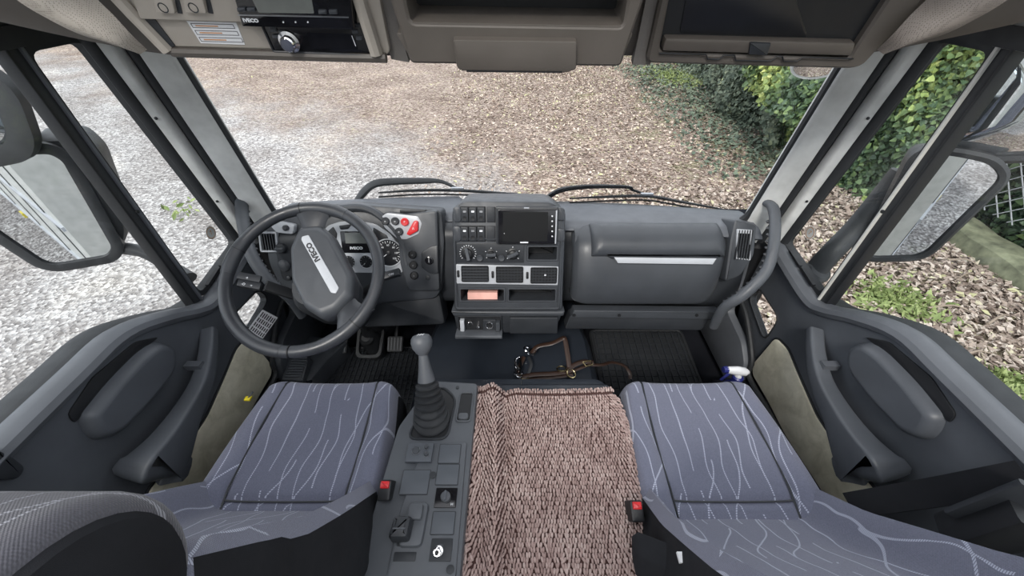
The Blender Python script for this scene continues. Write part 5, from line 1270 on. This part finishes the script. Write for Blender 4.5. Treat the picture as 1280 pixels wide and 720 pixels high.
    part_(0, 0, 'backrest_cover', M['fab']); part_(0, 0, 'backrest_shell', M['blackm'])
    # piping along the bolsters
    return t, O, up, fn, bw
ds, O_, up_, fn_, bw_ = make_seat('driver_seat', 'blue-grey patterned driver seat at left, upright back', -1, -.530, .335, -.985, math.radians(21.5), .67, [(0, .005), (.14, -.010), (.31, -.030), (.52, -.052), (.69, -.055), (.875, -.045), (1, -.05)])
ps, O2, up2, fn2, bw2 = make_seat('passenger_seat', 'blue-grey patterned passenger seat at right, reclined back', 1, .515, .340, -.985, math.radians(34), .72, [(0, -.01), (.2, -.028), (.5, -.022), (.8, .0), (1, .02)])
# the roll at the top of the driver's backrest, with dark round ends
def roll(t, c, x0, x1, r):
    def ringx(x, rr): return [V((x, c[0]+rr*math.cos(k*PI/18), c[1]+rr*1.02*math.sin(k*PI/18))) for k in range(36)]
    rb = [ringx(x0, r*.86)] + [ringx(x0+.02*(1-math.cos(k*PI/10)), r*(.86+.14*math.sin(k*PI/10))) for k in range(1, 6)] + [ringx(x1-.02*(1-math.cos(k*PI/10)), r*(.86+.14*math.sin(k*PI/10))) for k in range(5, 0, -1)] + [ringx(x1, r*.86)]
    obj('head_roll', rings_bm(rb, cap0=False, cap1=False), M['fabg'], t)
    for x, s_ in ((x0, -1), (x1, 1)): obj('roll_end', rings_bm([ringx(x, r*.862), ringx(x+s_*.006, r*.82), ringx(x+s_*.009, r*.6), ringx(x+s_*.010, r*.58)]), M['blackm'], t)
roll(ds, (.034, -.380), -.745, -.312, .105)
# buckles
def buckle(u, v, t_, lab, s):
    p = P(u, v, t=t_); b = thing('belt_buckle', lab, 'seat belt buckle', p, 'red-button belt buckles')
    pl = Plane(p, V((0, -.35, 1)), (0, 1, .3))
    obj('buckle_stalk', slab_bm(rnd([(-.014, -.03), (.014, -.03), (.014, .012), (-.014, .012)], .004, 2), pl, -.10, 0, .004), M['black'], b)
    obj('release_button', slab_bm(rnd([(-.009, -.006), (.010, -.006), (.010, .009), (-.009, .009)], .002, 2), pl, -.01, .006, .003), M['red'], b, label='red release button')
buckle(481, 607, .86, 'belt buckle with red button beside the driver seat', -1); buckle(796, 633, .84, 'belt buckle with red button beside the passenger seat', 1)
# dark folded armrest by the passenger backrest
ap = P(846, 700, t=.72); ar = thing('armrest', 'black folded armrest beside the passenger backrest', 'armrest', ap)
pts = [P(u, v, t=t_) for u, v, t_ in ((798, 672, .74), (806, 690, .70), (842, 700, .66), (905, 716, .62), (955, 745, .58))]
rings = []
apl = [(-.035, -.03), (.03, -.03), (.03, .02), (-.035, .02)]
for i, p in enumerate([P(792, 690, t=.76), P(800, 690, t=.75), P(850, 712, t=.70), P(900, 735, t=.64), P(930, 770, t=.60)]):
    k = (.7, 1, 1.05, 1.05, .9)[i]; rings.append([p + V((0, b*.6, b*k*.9)) + V((0, a*k*.75, 0)) for a, b in rnd([(q[0]*1, q[1]) for q in apl], .012, 3)])
obj('armrest_body', rings_bm(rings), M['blackm'], ar)
q = P(860, 697, t=.655); obj('white_tag', box_bm(q, .034, .016, .006, X=V((.95, -.2, -.1)).normalized()), M['white'], ar)
# seat belt from the pillar and the reel cover by the passenger's shoulder
sb = thing('seat_belt', 'black seat belt strap crossing behind the passenger door panel', 'seat belt', P(1180, 620, x=.86))
A0, A1, A2 = P(1062, 632, x=.80), P(1165, 616, x=.87), P(1285, 596, x=.90)
def ribbon(pts, w_, wd, th=.0025):
    sp_ = spline(pts, 8); bm = bmesh.new(); rings = []
    for p in sp_: wv = V(wd).normalized()*w_/2; rings.append([p-wv+V((0, 0, 0)), p+wv, p+wv+V((-th, 0, th)), p-wv+V((-th, 0, th))])
    return rings_bm(rings)
obj('webbing', ribbon([A0, A1, A2], .052, (A2-A0).cross(A1)), M['blackm'], sb)
rl = thing('belt_reel_cover', 'black plastic belt reel box behind the passenger door', 'belt reel', P(1230, 665, x=.86))
B0, B1 = P(1195, 672, x=.86), P(1290, 640, x=.88)
obj('reel_box', bar_bm(B0, B1+V((0, 0, 0)), (0, .3, -1), .07, .06, bev=.01), M['black'], rl)
obj('reel_top', bar_bm(B0+V((-.01, .02, .045)), B1+V((-.01, .02, .045)), (0, .3, -1), .012, .05, bev=.004), M['dash_dark'], rl)
for s in (-1, 1):
    bm = slab_bm(rnd([(s*.78, -.5), (s*.95, -.5), (s*.95, .30), (s*.86, .50), (s*.80, .50)], .02, 3), horiz(FZ), 0, .20, .03); struct('trim_'+('7' if s < 0 else '8'), bm, M['blackm'])
# yellow tag by the driver seat and the spray bottle by the passenger seat
p = P(310, 498, x=-.79); yt = thing('yellow_tag', 'small yellow tag beside the front left of driver seat', 'tag', p)
obj('tag_plate', box_bm(p, .018, .014, .006, X=V((1, .4, .2)).normalized(), bev=.002), M['yellow'], yt); obj('tag_cord', tube_bm([p, P(316, 490, x=-.775)], .0025, 6), M['cons'], yt)
bp0 = P(921, 474, t=1.27); sbn = thing('spray_bottle', 'spray bottle with white trigger head and dark blue collar by passenger seat', 'bottle', bp0+V((0, 0, -.22)))
pl = Plane(bp0, (0, 0, 1), (0, 1, 0))
obj('bottle_body', lathe_bm([(.034, -.24), (.036, -.22), (.036, -.08), (.028, -.04), (.014, -.02), (.013, 0)], pl, 0, 0, 20), M['blue'], sbn)
obj('collar', lathe_bm([(.016, -.012), (.017, .012), (.013, .016)], pl, 0, 0, 18), M['blue'], sbn)
h0, h1 = P(906, 462, t=1.25), P(936, 465, t=1.25)
rings = []
for f, r, rz in ((0, .008, .008), (.08, .010, .012), (.5, .013, .018), (.85, .014, .014), (1, .006, .006)):
    c = h0.lerp(h1, f); rings.append([c + V((0, math.cos(k*PI/6)*r, math.sin(k*PI/6)*rz)) for k in range(12)])
obj('sprayer_head', rings_bm(rings), M['white'], sbn); obj('sprayer_neck', tube_bm([bp0+V((0, 0, .01)), h0.lerp(h1, .55)], .011, 10), M['white'], sbn)
n0 = P(904, 462, t=1.25); obj('nozzle', tube_bm([n0, n0+V((.014, 0, 0))], [.010, .012], 10), M['blue'], sbn)
obj('trigger', tube_bm(spline([h0.lerp(h1, .3), P(907, 470, t=1.26), P(901, 475, t=1.27)], 4), [.006, .004], 8), M['blue'], sbn)

# ---------------------------------------------------------------- outside the glass: wipers and mirrors
def wiper(lab, arm, blade, ty=1.40):
    t = thing('windshield_wiper', lab, 'wiper', P(*arm[0], y=ty), 'windshield wipers')
    pts = [P(u, v, y=ty + .01) for u, v in arm]
    obj('wiper_arm', tube_bm(spline(pts, 5), [.018, .021, .018, .016, .013, .008, .006], 8, flat=.5), M['house'], t)
    b = [P(u, v, y=ty-.01) for u, v in blade]
    br = obj('wiper_blade', tube_bm(spline(b, 4), [.004, .007, .008, .007, .004], 8, flat=.8), M['house'], t)
    b2 = [p + V((0, -.008, -.014)) for p in b]; obj('rubber_edge', tube_bm(spline(b2, 4), .0035, 6), M['black'], br)
    m_ = b[len(b)//2]; obj('blade_clip', box_bm(m_+V((0, 0, .006)), .05, .012, .014, bev=.003), M['steel'], t)
    return t
wiper('left windshield wiper resting in front of the steering wheel', [(446, 252), (455, 240), (468, 230), (490, 227), (530, 226), (552, 227), (572, 236)], [(473, 241), (520, 238), (572, 238), (620, 241), (668, 244)])
wiper('right windshield wiper resting ahead of the glove compartment', [(682, 248), (700, 238), (725, 234), (755, 233), (785, 234), (792, 238), (812, 244)], [(712, 248), (760, 246), (808, 245), (850, 252), (905, 262)])
# cowl and bonnet strip below the windshield
cwl = [(1.33, -.80), (1.36, -.755), (1.44, -.76), (1.50, -.80), (1.52, -1.1)]
struct('trim_9', sweep_x([(1.30, -.85), (1.35, -.79), (1.42, -.79), (1.50, -.83), (1.52, -1.2), (1.3, -1.25)], -.98, .98, 20, curve=lambda x: -.10*(x/.98)**2), M['black'])

def mirror(s, nm, lab, pix, y0, housing_depth, yaw, glassmat='mirror', grow=.022, tilt=0.0, convex=0.0, group='side mirrors'):
    """glass outline traced on an upright plane at y0; the housing swells forward behind it"""
    n = V((-s*math.sin(yaw), -math.cos(yaw), tilt)); c = P(*pix[0], y=y0)
    pl = Plane(P(sum(p[0] for p in pix)/len(pix), sum(p[1] for p in pix)/len(pix), y=y0), n, (0, 0, 1))
    g = rnd(pl.px(pix), .03, 5); t = thing(nm, lab, 'mirror', pl.o, group)
    g = ccw(g)
    obj('housing', slab_bm(g, pl, 0, 0, prof=[(-.07, -housing_depth), (-.03, -housing_depth*.92), (.004, -housing_depth*.6), (grow, -.02), (grow, .006), (grow*.6, .012), (.002, .010), (.0, -.004)]), M['house'], t)
    # glass, slightly domed when convex
    cx = sum(p[0] for p in g)/len(g); cy = sum(p[1] for p in g)/len(g); bm = bmesh.new(); rr = []
    for k in range(8):
        f = 1-k/8; rr.append([pl.pt(cx+(a-cx)*f, cy+(b-cy)*f, .003+convex*(1-f*f)) for a, b in g])
    obj('glass', rings_bm(rr, cap0=False), M[glassmat], t)
    return t, pl
# passenger side
t, pl = mirror(1, 'main_mirror', 'large passenger side mirror, lower of the right pair', [(1084, 320), (1152, 318), (1250, 222), (1236, 204), (1190, 194), (1150, 192)], 1.0, .13, .44)
obj('mirror_arm', tube_bm(spline([P(1016, 342, y=1.04), P(1040, 315, y=1.05), P(1070, 285, y=1.08), P(1105, 245, y=1.10), P(1130, 215, y=1.10)], 5), [.034, .032, .032, .034, .034], 12, flat=.7), M['house'], t)
obj('arm_foot', lathe_bm([(.042, 0), (.04, .02), (.03, .03)], Plane(P(1018, 342, y=1.04), (0, -.5, 1), (0, 1, 0)), 0, 0, 20), M['house'], t)
t, pl = mirror(1, 'wide_angle_mirror', 'convex passenger side mirror, upper of the right pair', [(1185, 180), (1240, 194), (1330, 190), (1360, 120), (1330, 50), (1270, 60)], 1.0, .10, .42, convex=.045)
# driver side
t, pl = mirror(-1, 'main_mirror', 'large driver side mirror, lower of the left pair', [(64, 192), (78, 200), (140, 308), (134, 318), (62, 330), (0, 288), (-90, 215), (-60, 195)], .98, .13, .50, grow=.030)
hz2 = [(64, 190), (90, 182), (118, 196), (158, 296), (150, 312), (136, 318), (78, 202)]
pls = Plane(pl.o, pl.n, pl.w); obj('housing_side', slab_bm(rnd(pls.px([(30, 178), (95, 172), (122, 196), (158, 288), (156, 305), (134, 322), (70, 204)]), .02, 4), pls, -.12, -.002, .02), M['house'], t)
obj('mirror_arm', tube_bm(spline([P(236, 348, y=1.03), P(215, 335, y=1.05), P(180, 315, y=1.05), P(130, 308, y=1.06)], 5), [.034, .032, .028, .03], 12, flat=.7), M['house'], t)
t, pl = mirror(-1, 'wide_angle_mirror', 'convex driver side mirror, upper of the left pair', [(-80, 80), (-10, 110), (12, 165), (8, 178), (-30, 186), (-90, 180)], .98, .10, .12, convex=.03, grow=.05)
obj('mirror_bracket', tube_bm(spline([P(15, 150, y=1.06), P(30, 175, y=1.07), P(60, 200, y=1.07)], 4), .035, 10), M['house'], t)
# small front mirror hanging outside the upper right of the windshield
fm = thing('front_mirror', 'small oval mirror hanging outside the windshield\'s upper right corner', 'mirror', P(1022, 90, y=1.45))
pl = Plane(P(1024, 80, y=1.45), (0, -1, -.35), (0, -.35, 1)); el = [(.085*math.cos(k*PI/12), .045*math.sin(k*PI/12)) for k in range(24)]
obj('housing', slab_bm(el, pl, 0, 0, prof=[(-.03, -.06), (0, -.03), (.006, 0), (.005, .005), (0, .003)]), M['pillar'], fm)
obj('glass', slab_bm(offset(el, -.002), pl, 0, .004, .001), M['mirror'], fm)
obj('mirror_bracket', tube_bm([pl.o+V((0, .03, .02)), pl.o+V((.02, -.1, .25))], .014, 8), M['house'], fm)

# ---------------------------------------------------------------- rest of the truck, seen in the mirrors
tb = thing('truck_body', 'pale painted truck body behind the cab', 'truck body', (0, -3.4, GZ))
obj('box_body', box_bm((0, -3.6, -.75), 2.44, 5.4, 2.6, bev=.06), M['paint'], tb)
for s in (-1, 1):
    obj('side_skirt', box_bm((s*1.1, -3.6, -2.15), .06, 4.8, .25), M['dash_dark'], tb)
    for y in (-1.6, -4.9): obj('wheel', lathe_bm([(.40, 0), (.46, .03), (.46, .22), (.38, .25), (.2, .22), (.1, .26)], Plane((s*.9, y, GZ+.46), (s, 0, 0), (0, 0, 1)), 0, 0, 28), M['rubber'], tb)
for s in (-1, 1):
    for z in (-1.95, -1.35, -.3): obj('side_rail', box_bm((s*1.225, -3.6, z), .02, 5.3, .03), M['silver'], tb)
    for k in range(7): obj('panel_joint', box_bm((s*1.222, -1.3-k*.75, -.75), .008, .012, 2.4), M['dash_dark'], tb)
    obj('side_window', box_bm((s*1.224, -2.6, -.75), .02, .9, .5, bev=.0), M['screen'], tb)
    for y in (-1.2, -3.4, -5.8): obj('marker_light', box_bm((s*1.235, y, -2.0), .03, .1, .05), M['red'] if y < -5 else M['yellow'], tb)
rw = None if True else holed_bm([(-1.0, -1.42), (1.0, -1.42), (1.0, .2), (-1.0, .2)], [], Plane((0, -.86, 0), (0, 1, 0), (0, 0, 1)), -.03, .0)

for s in (-1, 1):
    L = Plane((s*1.0, 0, 0), (-s, 0, 0), (0, 0, 1)); q = lambda y, z: (V((0, y, z)).dot(L.r), z)
    struct('wall_outer_'+('left' if s < 0 else 'right'), slab_bm([q(-.86, -1.6), q(1.24, -1.6), q(1.24, -.84), q(1.02, -.86), q(.6, -.75), q(-.86, -.74)], L, -.08, -.055, 0), M['paint']) if False else None
